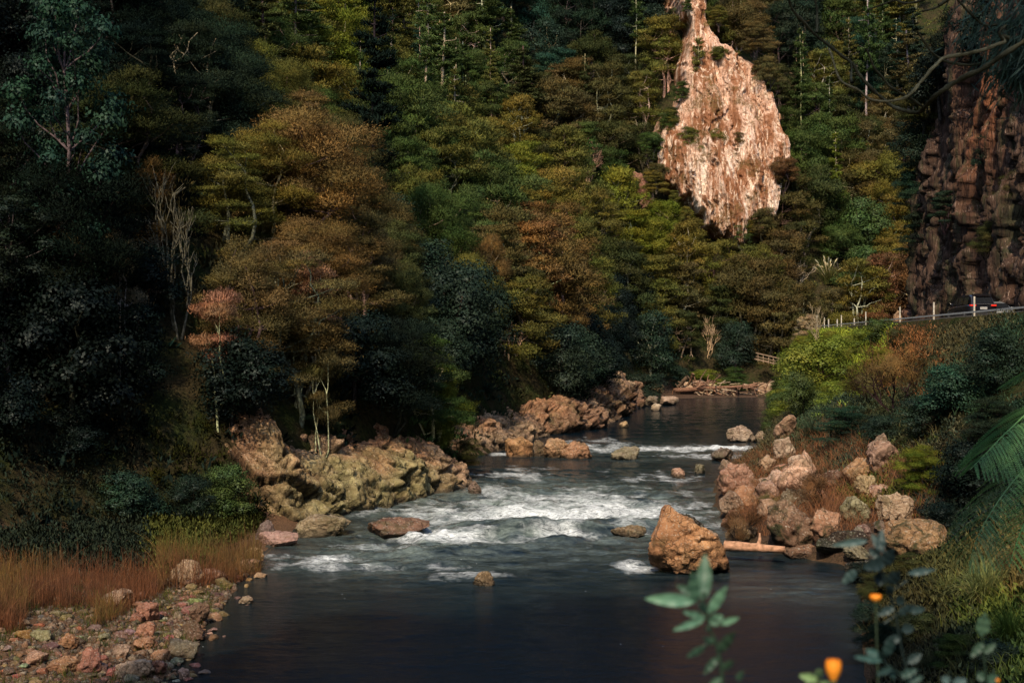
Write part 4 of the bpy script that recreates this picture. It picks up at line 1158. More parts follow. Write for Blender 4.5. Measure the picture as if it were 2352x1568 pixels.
# 2. right bank cover
def c2(P, z):
    px = 1176 + P[:, 0] / P[:, 1] * FPX; py = 784 - (z - CAMZ) / P[:, 1] * FPX
    d = seg_dist(P, RB)
    return inside(P, R_POLY) & (px > 1700) & (px < 2450) & (py < 1640) & (P[:, 0] < railx(P[:, 1]) - 1.15) & (d > np.where((P[:, 1] > 42) & (P[:, 1] < 64), 4.2, .5))
pts = np.vstack([scatter_points(r, 16000, (3, 18), (12, 50), c2), scatter_points(r, 12000, (8, 32), (45, 150), c2)])
px = 1176 + pts[:, 0] / pts[:, 1] * FPX; py = 784 - (pts[:, 2] - CAMZ) / pts[:, 1] * FPX
RCT = [(1880,790,(.15,.20,.03)),(1990,780,(.15,.20,.03)),(1840,860,(.10,.15,.03)),(1870,1000,(.03,.05,.03)),(1960,1000,(.025,.042,.03)),(2060,960,(.035,.045,.025)),(2080,800,(.13,.065,.03)),(2200,800,(.05,.05,.028)),(2200,900,(.022,.05,.03)),(2300,860,(.02,.04,.026)),
 (2130,960,(.05,.05,.03)),(2200,1050,(.02,.028,.02)),(2080,1100,(.06,.075,.02)),(2050,1150,(.07,.075,.02)),(2150,1150,(.02,.03,.026)),(2250,1150,(.012,.022,.02)),(2200,1330,(.045,.05,.022)),(2100,1400,(.03,.032,.018)),(2300,1400,(.06,.085,.022)),(2330,1300,(.08,.07,.03)),(2250,1500,(.03,.04,.022)),(2340,1480,(.05,.08,.025)),(2100,1520,(.028,.03,.02)),(1790,1000,(.05,.05,.03)),(1780,930,(.03,.035,.02))]
q = np.array([(a, b) for a, b, _ in RCT], float)
def rcol(px, py):
    j = ((q[:, 0][:, None] - px) ** 2 + (q[:, 1][:, None] - py) ** 2).argmin(0)
    return np.array([RCT[k][2] for k in j]) * 1.55
cc = rcol(px + r.normal(size=len(px)) * 22, py + r.normal(size=len(px)) * 22)
print('bank bushes', len(pts))
Y_ = pts[:, 1]
bush_stuff('undergrowth', pts, cc, (.12 + .0045 * Y_) * r.uniform(.7, 1.5, len(pts)), 46, .13, .05, r, 'fol', 'low leafy cover over the right river bank', .8)
# 3. grass and fine stems on the right bank
m_ = r.random(len(pts)) < .85
gp = np.repeat(pts[m_], 9, 0) + r.normal(size=(m_.sum() * 9, 3)) * [.25, .25, .0]
gc = np.repeat(cc[m_], 9, 0)
V, F, t = blades(gp, r.uniform(.12, .42, len(gp)) * (.5 + .013 * gp[:, 1]), .006 + .0003 * gp[:, 1], r.uniform(.3, 1.1, len(gp)), r)
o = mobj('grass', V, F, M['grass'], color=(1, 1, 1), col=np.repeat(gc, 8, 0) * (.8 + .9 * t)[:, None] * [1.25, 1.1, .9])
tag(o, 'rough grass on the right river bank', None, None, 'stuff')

# 4. reeds on the left shore
def reed_pts(n, fn):
    out = []
    while sum(map(len, out)) < n:
        px = r.uniform(-420, 600, 4000); py = r.uniform(1210, 1450, 4000)
        lo = np.interp(px, [-40, 0, 240, 350, 380, 520, 580], [1445, 1440, 1412, 1352, 1325, 1318, 1290]); hi = np.interp(px, [-40, 350, 370, 600], [1318, 1310, 1262, 1240])
        m = (py < lo) & (py > hi)
        # on the gentle shore: solve on z = shore height
        Y = FPX * (CAMZ - .45) / (py - 784)
        X = (px - 1176) / FPX * Y
        P = np.column_stack([X, Y, np.maximum(height(np.column_stack([X, Y])), 0)])
        m &= P[:, 2] < 1.6
        out.append(P[m])
    return np.concatenate(out)[:n]
rp = reed_pts(30000, None)
rp = rp[fbm(rp * [.55, .55, 0], 43, 3) > -.22]
pxr = 1176 + rp[:, 0] / rp[:, 1] * FPX
Hr = (.25 + .85 * r.random(len(rp)) ** 1.8) * np.where(pxr > 360, 1.35, 1.0) * (.85 + .5 * fbm(rp * .9, 3, 3))
V, F, t = blades(rp, Hr, .013, r.uniform(0, 1.0, len(rp)) ** 2.2, r, 4)
brown = np.array([.155, .072, .040]); tip = np.array([.17, .19, .045])
gn = np.repeat(np.clip(.25 + .9 * fbm(rp * [.35, .35, 0], 41, 2) + (pxr > 360) * .35, 0, 1), 10)[:, None]
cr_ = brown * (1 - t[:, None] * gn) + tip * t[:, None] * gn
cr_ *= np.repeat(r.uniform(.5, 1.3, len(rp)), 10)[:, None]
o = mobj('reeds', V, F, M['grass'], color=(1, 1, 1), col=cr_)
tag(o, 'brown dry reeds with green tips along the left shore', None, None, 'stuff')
# leafy growth behind and in the reeds
def c3(P, z):
    px = 1176 + P[:, 0] / P[:, 1] * FPX
    return inside(P, L_POLY) & (z < 4) & (px > -420) & (px < 620) & (P[:, 1] > 41) & (P[:, 1] < 57) & (seg_dist(P, LB) > 1.2)
pts = scatter_points(r, 5200, (-30, -6), (41, 57), c3)
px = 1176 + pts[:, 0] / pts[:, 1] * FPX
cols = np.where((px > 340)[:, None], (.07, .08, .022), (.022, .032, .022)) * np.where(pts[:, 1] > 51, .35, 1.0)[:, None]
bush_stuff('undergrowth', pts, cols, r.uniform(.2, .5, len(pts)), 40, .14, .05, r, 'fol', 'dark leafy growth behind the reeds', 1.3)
# small weeds between the shore stones
def c4(P, z): return inside(P, L_POLY) & (z > .03) & (z < .8) & (P[:, 1] < 46) & (fbm(np.column_stack([P * .8, np.zeros(len(P))]), 51, 2) > .02)
pts = scatter_points(r, 2600, (-14, -6.5), (26, 46), c4)
V, F, t = blades(np.repeat(pts, 5, 0) + r.normal(size=(len(pts) * 5, 3)) * [.08, .08, 0], r.uniform(.08, .32, len(pts) * 5), .012, r.uniform(.2, .9, len(pts) * 5), r)
o = mobj('grass', V, F, M['grass'], color=(.06, .075, .02), col=np.repeat(r.uniform(.6, 1.4, len(pts) * 5), 8))
tag(o, 'green weeds growing between the shore stones', None, None, 'stuff')

# ------------------------------------------------------------------ individual shrubs on the right bank and at the water
def shrub(px, pyb, wpx, hpx, kind, cname, label, Y=None, cat='shrub', name=None, bark='dark', group=None):
    h = hit(px, pyb) if Y is None else at(px, pyb, Y)
    if Y is not None: h[2] = hz(h[0], h[1]) if Y else h[2]
    D = h[1]
    vs = PROTO[kind]; k = rng.integers(len(vs)); v = vs[k]
    Hh = hpx * D / FPX; Wd = wpx * D / FPX
    s = Hh / v[2]
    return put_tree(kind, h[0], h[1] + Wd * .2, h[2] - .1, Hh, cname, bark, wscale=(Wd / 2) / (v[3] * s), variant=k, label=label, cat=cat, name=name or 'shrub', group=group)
shrub(1895, 925, 190, 150, 'round', 'yellow green', 'bright green leafy shrub with dark stems under the end of the road fence', name='leafy_shrub')
shrub(1850, 960, 110, 110, 'round', 'mid green', 'green shrub at the river edge below the bright leafy one', name='leafy_shrub')
shrub(2065, 955, 250, 215, 'twiggy', 'orange', 'wide orange twiggy shrub below the road fence', name='twiggy_shrub')
shrub(2000, 930, 150, 120, 'twiggy', 'brown', 'brown twiggy shrub joined to the left of the wide orange one', name='twiggy_shrub')
shrub(1895, 1170, 170, 120, 'twiggy', 'russet', 'rust red twiggy shrub between the cream slab and the leaning boulder', name='twiggy_shrub')
shrub(1700, 1260, 130, 130, 'twiggy', 'russet', 'low red twigs in front of the river side rocks', name='twiggy_shrub')
shrub(1700, 1130, 110, 80, 'twiggy', 'russet', 'red twigs growing over the broad pink rock', name='twiggy_shrub')
shrub(1780, 1180, 90, 70, 'twiggy', 'brown', 'brown twigs between the tan rock and the lichened boulder', name='twiggy_shrub')
shrub(2120, 1010, 120, 100, 'round', 'dark green', 'dark round shrub right of the speckled upright boulder')
shrub(2200, 960, 200, 130, 'round', 'blue green', 'broad blue green shrub high on the right slope')
shrub(2300, 900, 180, 150, 'round', 'dark green', 'dark green shrub at the right frame side below the fence')
shrub(2120, 1150, 120, 110, 'layered', 'yellow green', 'yellow green bush just above the round pale boulder')
shrub(2230, 1180, 200, 170, 'round', 'near black', 'very dark bush left of the tree fern')
shrub(2160, 1250, 130, 100, 'round', 'near black', 'small very dark bush over the mossy slab')
shrub(2290, 1050, 190, 140, 'layered', 'dark green', 'dark fine leaved bush behind the upper fern frond')
shrub(1950, 1020, 170, 90, 'layered', 'blue green', 'low blue green bush above the cream slab')
shrub(2030, 1030, 120, 80, 'round', 'dark green', 'low dark bush behind the speckled upright boulder')
shrub(1005, 985, 150, 190, 'layered', 'yellow green', 'bright green bush spilling over the point rock', Y=72, name='leafy_shrub')
shrub(960, 930, 140, 130, 'layered', 'yellow green', 'yellowish bush behind the green one over the point rock', Y=76, name='leafy_shrub')
shrub(1070, 1010, 90, 70, 'layered', 'deep olive', 'low olive bush between the point and the tan outcrop', Y=80)
shrub(520, 1200, 150, 140, 'round', 'mid green', 'speckled green bush between the reeds and the yellow outcrop', Y=52.5)
shrub(430, 1200, 130, 120, 'round', 'dark green', 'dark green bush behind the tall green reeds', Y=51.5)
shrub(300, 1250, 160, 130, 'round', 'blue green', 'blue green bush behind the brown reeds', Y=50.5)
shrub(160, 1260, 170, 130, 'round', 'near black', 'nearly black bush behind the brown reeds', Y=50)
shrub(730, 1000, 110, 90, 'layered', 'dark green', 'dark bush in the cleft right of the orange outcrop', Y=61)
shrub(820, 960, 140, 100, 'layered', 'near black', 'very dark bush above the yellow mossy outcrop', Y=66)
shrub(1480, 900, 130, 80, 'round', 'dark green', 'dark bush overhanging the far end of the left bank', Y=160)
shrub(1690, 870, 60, 50, 'layered', 'mid green', 'small green bush behind the right end of the driftwood', Y=186)
shrub(1620, 868, 90, 45, 'layered', 'yellow green', 'yellow green bush behind the middle of the driftwood', Y=186)
shrub(1560, 860, 80, 60, 'round', 'dark green', 'dark bush behind the left end of the driftwood', Y=185)
shrub(1855, 790, 60, 62, 'layered', 'pale beige', 'pale creeper covered mound at the far end of the fence')

for k_, (px_, py_, w_, h_, kd, cn_) in enumerate([(1985, 1345, 90, 60, 'round', 'near black'), (2020, 1400, 110, 80, 'layered', 'deep olive'), (2000, 1470, 100, 90, 'round', 'dark green'), (2040, 1540, 130, 100, 'layered', 'dark green'), (2110, 1480, 120, 80, 'round', 'deep olive'), (2200, 1540, 140, 90, 'layered', 'mid green'), (2090, 1340, 110, 70, 'layered', 'deep olive'), (2300, 1560, 150, 90, 'round', 'dark green')]):
    shrub(px_, py_, w_, h_, kd, cn_, ['small black green bush at the water corner below the mossy slab', 'olive bush leaning over the near dark water', 'dark round bush at the water edge behind the blurred weed', 'dark fine leaved bush at the bottom of the near bank', 'olive rounded bush on the near bank under the tussock', 'green low bush near the bottom right', 'dull olive bush right below the mossy slab', 'dark bush in the lower right corner'][k_])
# hanging growth on the dark cliff
def ledge_bush(px, py, Y, s, kind, cname, label):
    p = at(px, py, Y)
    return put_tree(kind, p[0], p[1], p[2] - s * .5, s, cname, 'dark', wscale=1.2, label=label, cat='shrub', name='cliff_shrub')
ledge_bush(2105, 330, 137, 5.0, 'round', 'dark green', 'dark shrub at the left edge of the dark cliff, high up')
ledge_bush(2120, 250, 136, 5.5, 'layered', 'deep olive', 'olive shrub at the upper left corner of the dark cliff')
ledge_bush(2100, 430, 138, 4.0, 'layered', 'blue green', 'blue green shrub halfway up the left edge of the dark cliff')
ledge_bush(2115, 530, 136, 4.5, 'layered', 'dark green', 'dark green shrub low on the left edge of the dark cliff')
ledge_bush(2160, 180, 132, 6.5, 'round', 'near black', 'nearly black tree on the shoulder of the dark cliff')
ledge_bush(2230, 130, 126, 7, 'layered', 'near black', 'spreading black green tree on top of the dark cliff')
ledge_bush(2310, 90, 118, 8, 'round', 'near black', 'dark tree at the top of the cliff nearest the frame edge')
ledge_bush(2270, 560, 106, 2.6, 'layered', 'deep olive', 'small olive bush on the cliff face above the cars')
ledge_bush(2170, 480, 122, 2.8, 'layered', 'dark green', 'small dark bush in a cleft of the dark cliff')
ledge_bush(2330, 450, 104, 3.0, 'layered', 'deep olive', 'olive bush on the cliff face at the frame edge')
ledge_bush(2290, 350, 112, 3.4, 'layered', 'dark green', 'dark bush on the upper cliff face')

for (px_, py_, s_, k_, cn_, lb_) in [(1585, 330, 4.0, 'layered', 'olive', 'olive bush on the left ledge of the pale cliff'), (1640, 330, 3.6, 'layered', 'golden', 'golden bush in the middle of the pale cliff face'), 
    (1735, 90, 4.5, 'layered', 'brown', 'brown bush on the top right edge of the pale cliff'), (1765, 170, 4.5, 'layered', 'brown', 'brown bush on the right shoulder of the pale cliff'), (1755, 520, 4.2, 'layered', 'brown', 'brown bush at the right foot of the pale cliff'), (1650, 130, 2.6, 'layered', 'olive', 'small olive bush high on the pale cliff'), (1700, 330, 2.6, 'layered', 'brown', 'small brown bush on the bare pale rock'), (1800, 400, 4.2, 'layered', 'russet', 'reddish bush on the right flank of the pale cliff')]:
    Y_c = 202.5 + ((CAMZ - (py_ - 784) * 215 / FPX) - 20) * .45 - 1.6
    ledge_bush(px_, py_, Y_c, s_, k_, cn_, lb_)

rc_ = np.random.default_rng(61)
ringp = np.vstack([CLIFF_POLY, CLIFF_POLY[:1]])
for k in range(22):
    i_ = rc_.integers(len(ringp) - 1); t_ = rc_.random(); e_ = ringp[i_] * (1 - t_) + ringp[i_ + 1] * t_ + rc_.normal(size=2) * 9
    Y_c = 202.5 + ((CAMZ - (e_[1] - 784) * 215 / FPX) - 20) * .45 - .2
    p_ = at(e_[0], e_[1], Y_c); s_ = rc_.uniform(1.6, 3.6)
    put_tree('layered', p_[0], Y_c, p_[2] - s_ * .5, s_, str(rc_.choice(['brown', 'golden', 'olive', 'deep olive', 'mid green'])), 'grey', wscale=1.25, label='small bush rooted along the edge of the pale cliff', cat='shrub', name='cliff_shrub', group='small bushes along the edge of the pale cliff')
    TREES[-1]['o']['label'] = 'small bush rooted along the edge of the pale cliff'
# shrubs clothing the steep slope under the road fence
for k in range(46):
    y_ = rc_.uniform(84, 150); x_ = railx(y_) - 1.8 - abs(rc_.normal()) * 3.2
    z_ = hz(x_, y_)
    if z_ < .4: continue
    s_ = rc_.uniform(1.0, 2.0)
    px_ = 1176 + x_ / y_ * FPX
    cn_ = str(rc_.choice(['yellow green', 'mid green', 'yellow green'] if px_ < 2040 else ['deep olive', 'brown', 'mid green', 'dark green']))
    put_tree('round' if rc_.random() < .6 else 'layered', x_, y_, z_ - .3, s_, cn_, 'dark', wscale=1.5, label=f'small {cn_} bush on the steep slope below the road fence', cat='shrub', name='bank_shrub', group=f'small {cn_} bushes on the steep slope below the road fence')
# rusty dry grass between the right hand rocks
def c6(P, z): return inside(P, R_POLY) & (P[:, 1] > 47) & (P[:, 1] < 72) & (seg_dist(P, RB) > .5) & (seg_dist(P, RB) < 6.5)
pts = scatter_points(r, 2600, (6, 18), (46, 72), c6)
gp = np.repeat(pts, 10, 0) + r.normal(size=(len(pts) * 10, 3)) * [.15, .15, 0]
V, F, t = blades(gp, r.uniform(.25, .95, len(gp)), .014, r.uniform(.3, 1.2, len(gp)), r)
o = mobj('grass', V, F, M['grass'], color=(.24, .115, .06), col=np.repeat(r.uniform(.5, 1.4, len(gp)), 8))
tag(o, 'rusty dry grass growing between the right bank rocks', None, None, 'stuff')
# ------------------------------------------------------------------ pines and single trees with their own look
def ray_tree(px, pyb, pyt, kind, cname, bark='pale', variant=None, label=None, wide=1.0, Y=None, **kw):
    h = hit(px, pyb) if Y is None else at(px, pyb, Y)
    D = h[1]; g = hz(h[0], D)
    top = CAMZ - (pyt - 784) * D / FPX
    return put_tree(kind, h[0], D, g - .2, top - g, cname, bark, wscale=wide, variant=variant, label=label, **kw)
PINES = [(715, 150, -90, 'mid green', 1, 'pale trunked pine at the top edge, left of its close twin'), (732, 165, -100, 'olive', 3, 'pale trunked pine at the top edge, right of its close twin'), (770, 240, 15, 'mid green', 1, 'slim pine right of the paired pale trunks'),
 (806, 200, 10, 'olive', 0, 'pine with a reddish lit trunk in front of the bare rock scar'), (860, 640, -60, 'near black', 3, 'tallest dark pine, its black trunk running up the middle left woods'), (930, 180, -80, 'olive', 1, 'pale trunked pine between the dark pine and the tall middle pines'), (978, 340, -90, 'mid green', 1, 'tall pale pine with a long bare trunk in the upper middle woods'),
 (1016, 300, 40, 'olive', 3, 'pine right of the tall bare trunked pale pine'), (1047, 450, 150, 'olive', 1, 'thin pale pine standing in front of the olive slope'), (1072, 420, 170, 'deep olive', 0, 'thin pine right of the one before the olive slope'), (1130, 330, 60, 'olive', 3, 'straggly pine at the edge of the blue green woods'),
 (1905, 420, 170, 'mid green', 2, 'full crowned pine right of the pale cliff'), (1990, 340, -60, 'mid green', 1, 'tall pale trunked pine above the crossing bare branches'), (2060, 300, 40, 'blue green', 0, 'pine between the bare branches and the dark cliff'), (1703, 120, -130, 'olive', 1, 'pine with a thin white trunk over the top of the pale cliff'),
 (1607, 440, 80, 'olive', 1, 'thin pale pine standing before the left half of the pale cliff'), (1920, 560, 300, 'yellow green', 2, 'yellow green pine low on the slope right of the pale cliff'), (1340, 330, 120, 'deep olive', 3, 'pine in the dark middle slope'), (1460, 200, -60, 'mid green', 1, 'pale stemmed pine left of the pale cliff top'), (1830, 320, 90, 'deep olive', 2, 'dense pine against the right edge of the pale cliff'), (2035, 520, 330, 'olive', 1, 'pine with a lit orange trunk low beside the dark cliff')]
rp9 = np.random.default_rng(19)
for k in range(20):
    px = rp9.uniform(640, 1240) if k < 12 else rp9.uniform(1830, 2070)
    pt = rp9.uniform(-90, 160); pb = pt + rp9.uniform(200, 300)
    if k < 12 and px > 1000: pt += 60; pb += 60
    ray_tree(px, pb, pt, 'pine', str(rp9.choice(['mid green', 'olive', 'deep olive', 'blue green'])), 'pale', None, None, wide=.75)
for px, pb, pt, cn, va, lb in PINES:
    ray_tree(px, pb, pt, 'pine', cn, 'dark' if cn == 'near black' else 'pale', va, lb, wide=.8)
ray_tree(682, 330, 125, 'conifer', 'near black', 'dark', 0, 'dark narrow conifer standing against the lit slope', wide=.8)
ray_tree(740, 350, 240, 'conifer', 'near black', 'dark', 0, 'smaller dark conifer at the right foot of the narrow one', wide=.9)
def crown_tree(px, pyt, Y, kind, cname, wpx, hpx, label, bark='pale', variant=None, cat='tree', name=None):
    X = (px - 1176) / FPX * Y; g = hz(X, Y); top = CAMZ - (pyt - 784) * Y / FPX
    H = top - g
    v = PROTO[kind][(variant or 0) % len(PROTO[kind])]
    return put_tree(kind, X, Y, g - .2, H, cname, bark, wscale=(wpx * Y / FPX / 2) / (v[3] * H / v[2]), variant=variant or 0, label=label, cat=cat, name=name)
crown_tree(150, 505, 53, 'dry', 'pale beige', 130, 50, 'tree with a flat pale beige top over bare leaning stems', variant=0)
crown_tree(272, 532, 54, 'dry', 'pale beige', 110, 45, 'smaller tree with a pale tan top right of the beige topped one', variant=1)
crown_tree(500, 672, 55.5, 'dry', 'pinkish', 130, 80, 'tree with a bright pinkish tuft low among the brown trees', variant=0)
crown_tree(712, 590, 62, 'dry', 'pinkish', 150, 130, 'pink orange tree leaning out of the brown woods', variant=1)
crown_tree(735, 812, 60, 'dry', 'brown', 90, 50, 'small tan topped tree above the orange outcrop', variant=0)
crown_tree(690, 755, 61, 'dry', 'brown', 110, 40, 'tan tree top just above the small tan topped tree', variant=1)
crown_tree(820, 735, 66, 'dry', 'brown', 90, 50, 'brown tufted tree in the dark middle woods', variant=0)
crown_tree(350, 400, 58, 'layered_fine', 'orange', 130, 90, 'orange tinged tree right of the olive topped ones', variant=2, name='hillside_tree')
crown_tree(1280, 660, 128, 'layered_fine', 'orange', 150, 120, 'orange brown tree above the jagged orange outcrop', variant=1, name='hillside_tree')
crown_tree(1120, 560, 112, 'layered_fine', 'orange', 90, 70, 'light orange brown tree between green ones, higher than the timber frame', variant=3, name='hillside_tree')
crown_tree(300, 640, 57, 'bare', 'brown', 260, 200, 'bare pale stemmed tree leaning out of the dark left woods', bark='pale', variant=0, name='bare_tree')
crown_tree(140, 560, 54, 'bare', 'brown', 200, 200, 'bare grey stemmed tree at the dark left edge', bark='pale', variant=1, name='bare_tree')
crown_tree(410, 280, 57, 'bare', 'brown', 220, 200, 'bare branched tree in the dark upper left woods', bark='grey', variant=1, name='bare_tree')
crown_tree(1185, 690, 112, 'bare', 'olive', 70, 60, 'crooked thin bare tree beside the timber frame', bark='pale', variant=0, name='bare_tree')
crown_tree(150, -30, 53, 'tall', 'blue green', 330, 300, 'tall glossy leaved tree at the upper left corner', bark='grey', variant=0)
crown_tree(20, 430, 51, 'tall', 'dark green', 260, 300, 'dark green leafy tree at the left frame edge', bark='grey', variant=0)

rb9 = np.random.default_rng(29)
for k in range(16):
    px = rb9.uniform(760, 1900); pt = rb9.uniform(150, 700) if px < 1500 else rb9.uniform(480, 700)
    h_ = hit(px, pt + 150)
    ray_tree(px, pt + 130, pt, 'bare', 'deep olive', 'pale', None, None, wide=.8)

# unseen tall trees added beside and behind the viewpoint to shade the near water
for k, (X, Y, H) in enumerate([(-9.6, 6.5, 31), (-7.0, 0, 33), (-8.3, -3, 46), (-4.2, -3, 45), (-4.8, -1, 34), (-7.6, -9, 46), (-3, -10, 44)]):
    g = hz(X, Y)
    put_tree('shade', X, Y, g - .3, H, 'dark green', 'dark', wscale=20.5 / H, label='added unseen tall broadleaf tree behind and beside the viewpoint, shading the near water', name='broadleaf_tree', group='added shade trees around the viewpoint')
    TREES[-1]['o']['label'] = 'added unseen tall broadleaf tree behind and beside the viewpoint, shading the near water'

# ------------------------------------------------------------------ driftwood
def dcp(cx, cy): return (2500 + cx / 3.136) / 1.741, (1350 + cy / 3.136) / 1.741
M['wood'] = bark_mat('weathered_wood', .55, 1.25)
def log(p0, p1, r0, r1, color, label, group=None, seed=0, branches=0, name='driftwood_log', wob=.05):
    rr_ = np.random.default_rng(seed)
    P_ = [limb(rr_, p0, p1, r0, r1, wob, 10)]
    pts_ = P_[0][0]
    for b in range(branches):
        k = rr_.integers(3, 9); d = unit(rr_.normal(size=3) + [0, 0, .6]); ln = np.linalg.norm(np.array(p1) - p0) * rr_.uniform(.12, .3)
        P_.append(limb(rr_, pts_[k], pts_[k] + d * ln, r1 * .8, r1 * .25, .1, 5))
    V, F = tubes(P_, 8)
    n8 = 80
    # close the ends with small caps by pulling the end rings in
    mid = np.array(P_[0][0]).mean(0)
    V = V - mid
    V[:80] += (unit(V[:80] - (P_[0][0] - mid).repeat(8, 0)) * (.18 * r0 * fbm(V[:80] * [6, 6, 6], seed, 3))[:, None])
    V[:8] = V[:8] * 1.0; V = np.vstack([V, (P_[0][0][0] - mid)[None], (P_[0][0][-1] - mid)[None]])
    nV = len(V); caps = [[k, (k + 1) % 8, nV - 2] for k in range(8)] + [[72 + (k + 1) % 8, 72 + k, nV - 1] for k in range(8)]
    o = mobj(name, V, [list(f) for f in F] + caps, M['wood'], color=color)
    o.location = mid
    return tag(o, label, 'driftwood', group)
LOGS = [(620,660,1660,600,.30,.16,'long thick driftwood trunk lying across the whole pile',(.20,.11,.07)),(672,615,1122,727,.13,.07,'thin pale driftwood pole slanting down across the left half of the pile',(.42,.30,.2)),(790,490,660,615,.30,.2,'thick grey trunk propped up at the left end of the pile',(.13,.09,.06)),(850,450,785,600,.22,.12,'forked brown stem standing up at the left of the pile',(.17,.1,.06)),
 (960,600,1120,745,.34,.25,'stout brown stump end leaning towards the water',(.24,.13,.08)),(900,640,1050,790,.32,.22,'thick root like log reaching down to the water',(.2,.11,.07)),(1260,640,1400,725,.13,.08,'thin brown branch in the middle of the pile',(.2,.12,.08)),(1330,690,1870,738,.16,.1,'long low log along the waterline, right half',(.24,.16,.1)),
 (1625,650,1850,722,.2,.12,'pale split log at the right end, upper one',(.38,.25,.16)),(1540,625,1905,725,.24,.14,'dark heavy log sloping to the right end of the pile',(.12,.07,.05)),(1410,608,1680,603,.17,.14,'short sawn log lying level at the top right of the pile',(.30,.19,.12)),(1138,600,1140,712,.09,.06,'upright dark stake in the middle of the pile',(.08,.06,.05)),
 (1440,784,1790,768,.08,.05,'thin pale stick lying flat on the water edge',(.45,.36,.25)),(1590,775,1625,722,.1,.06,'short pale upright splinter near the water',(.45,.33,.23)),(1120,745,1225,822,.13,.07,'pale branch poking into the river',(.42,.34,.25)),(630,776,745,782,.12,.09,'short whitish log at the left waterline',(.5,.42,.32)),(595,700,612,640,.09,.07,'small orange post like stick at the far left of the pile',(.34,.18,.1)),
 (700,700,860,680,.22,.15,'dark short log low in the left of the pile',(.1,.07,.05)),(1200,785,1310,745,.09,.06,'thin brown twig by the water in the middle',(.3,.22,.15)),(1340,650,1420,700,.3,.2,'hollow dark log end in the right middle of the pile',(.08,.05,.04))]
for k, (a0, b0, a1, b1, r0, r1, lb, colr) in enumerate(LOGS):
    r_ = np.random.default_rng(k)
    Y0 = 180.2 + r_.uniform(-1.2, 1.0); 
    q0 = at(*dcp(a0, b0), Y0 + r_.uniform(-.8, .8)); q1 = at(*dcp(a1, b1), Y0 + r_.uniform(-.8, .8))
    log(q0, q1, r0, r1, colr, lb, 'driftwood piled at the river bend', k, branches=3 if r0 > .15 else 1)
for k in range(64):
    r_ = np.random.default_rng(900 + k)
    a0 = r_.uniform(620, 1900); b0 = np.interp(a0, [620, 850, 1100, 1900], [660, 590, 650, 680]) + r_.uniform(-90, 100)
    an = r_.uniform(-1.3, 1.3); ln = r_.uniform(60, 260)
    Y0 = 180 + r_.uniform(-1.5, 1.5)
    q0 = at(*dcp(a0, b0), Y0); q1 = at(*dcp(a0 + math.cos(an) * ln, b0 + math.sin(an) * ln * .7), Y0 + r_.uniform(-1, 1))
    c = r_.choice([0, 1, 2]); colr = [(.30, .17, .11), (.15, .09, .06), (.4, .3, .2)][c]
    log(q0, q1, r_.uniform(.05, .12), .04, colr, 'thin loose stick tangled in the driftwood pile', 'loose sticks tangled in the driftwood pile', 900 + k, branches=2, name='driftwood_stick')
for (a0, a1, b0, b1, cn, lb) in [(700,860,505,640,'pale','pale slab of rock behind the left end of the driftwood'),(850,1010,500,650,'pink','pinkish rock under the propped driftwood trunk'),(990,1160,530,650,'cream','cream rock behind the middle of the driftwood'),(1060,1200,600,700,'cream','rounded whitish rock among the driftwood'),(1215,1330,630,710,'pale','pale rock right of the upright stake'),
    (1640,1800,550,690,'cream','bright cream rock at the right end of the driftwood'),(1760,1950,560,720,'cream','largest cream rock at the right end of the driftwood'),(250,420,735,860,'green','lichened rock at the mouth of the calm pool'),(340,500,700,800,'brown','brown rock behind the lichened one at the pool mouth'),(440,680,745,850,'pale','long pale rock left of the driftwood by the water'),(320,460,830,915,'pale','knobbly pale rock out in the pool'),(640,800,670,750,'brown','brown rock under the left driftwood'), (860,1010,690,800,'brown','dark brown rock at the waterline under the driftwood')]:
    x0, y0 = dcp(a0, b0); x1, y1 = dcp(a1, b1)
    rock(x0, x1, y0, y1, cn, lb, Y=None if b1 > 840 else 181.5, sub=4)

# bleached log at the right hand rocks
h0 = hit(1668, 1256)
q0 = at(1664, 1252, 45.6); q1 = at(1803, 1262, 45.0)
log(q0, q1, .17, .11, (.46, .26, .16), 'bleached splintered log lying level at the water by the rock pile', None, 31, branches=1, wob=.015)

# ------------------------------------------------------------------ boxes and bars helper
def box(V, F, c, s, rz=0.0, rx=0.0, taper=0.0):
    c = np.array(c, float); s = np.array(s, float) / 2
    k = np.array([(x, y, z) for z in (-1, 1) for y in (-1, 1) for x in (-1, 1)], float)
    k[k[:, 2] > 0, :2] *= (1 - taper)
    k = k * s
    if rx: k = k @ np.array([[1, 0, 0], [0, math.cos(rx), math.sin(rx)], [0, -math.sin(rx), math.cos(rx)]])
    if rz: k = k @ np.array([[math.cos(rz), math.sin(rz), 0], [-math.sin(rz), math.cos(rz), 0], [0, 0, 1]])
    b = len(V); V.extend((k + c).tolist())
    F.extend([[b + i for i in f] for f in ((0, 2, 3, 1), (4, 5, 7, 6), (0, 1, 5, 4), (2, 6, 7, 3), (0, 4, 6, 2), (1, 3, 7, 5))])
def bar(V, F, a, b_, w, h=None):
    h = h or w
    a = np.array(a, float); b_ = np.array(b_, float); d = unit(b_ - a)
    up = np.array([0, 0, 1.0]) if abs(d[2]) < .9 else np.array([1.0, 0, 0])
    s_ = unit(np.cross(d, up)); u_ = np.cross(s_, d)
    base = len(V)
    for p in (a, b_):
        for i, j in ((-1, -1), (1, -1), (1, 1), (-1, 1)): V.append((p + s_ * w / 2 * i + u_ * h / 2 * j).tolist())
    F.extend([[base + i for i in f] for f in ((0, 1, 2, 3), (7, 6, 5, 4), (0, 4, 5, 1), (1, 5, 6, 2), (2, 6, 7, 3), (3, 7, 4, 0))])
def bevel(o, w=.01, seg=2):
    m = o.modifiers.new('bevel', 'BEVEL'); m.width = w; m.segments = seg; m.limit_method = 'ANGLE'; return o

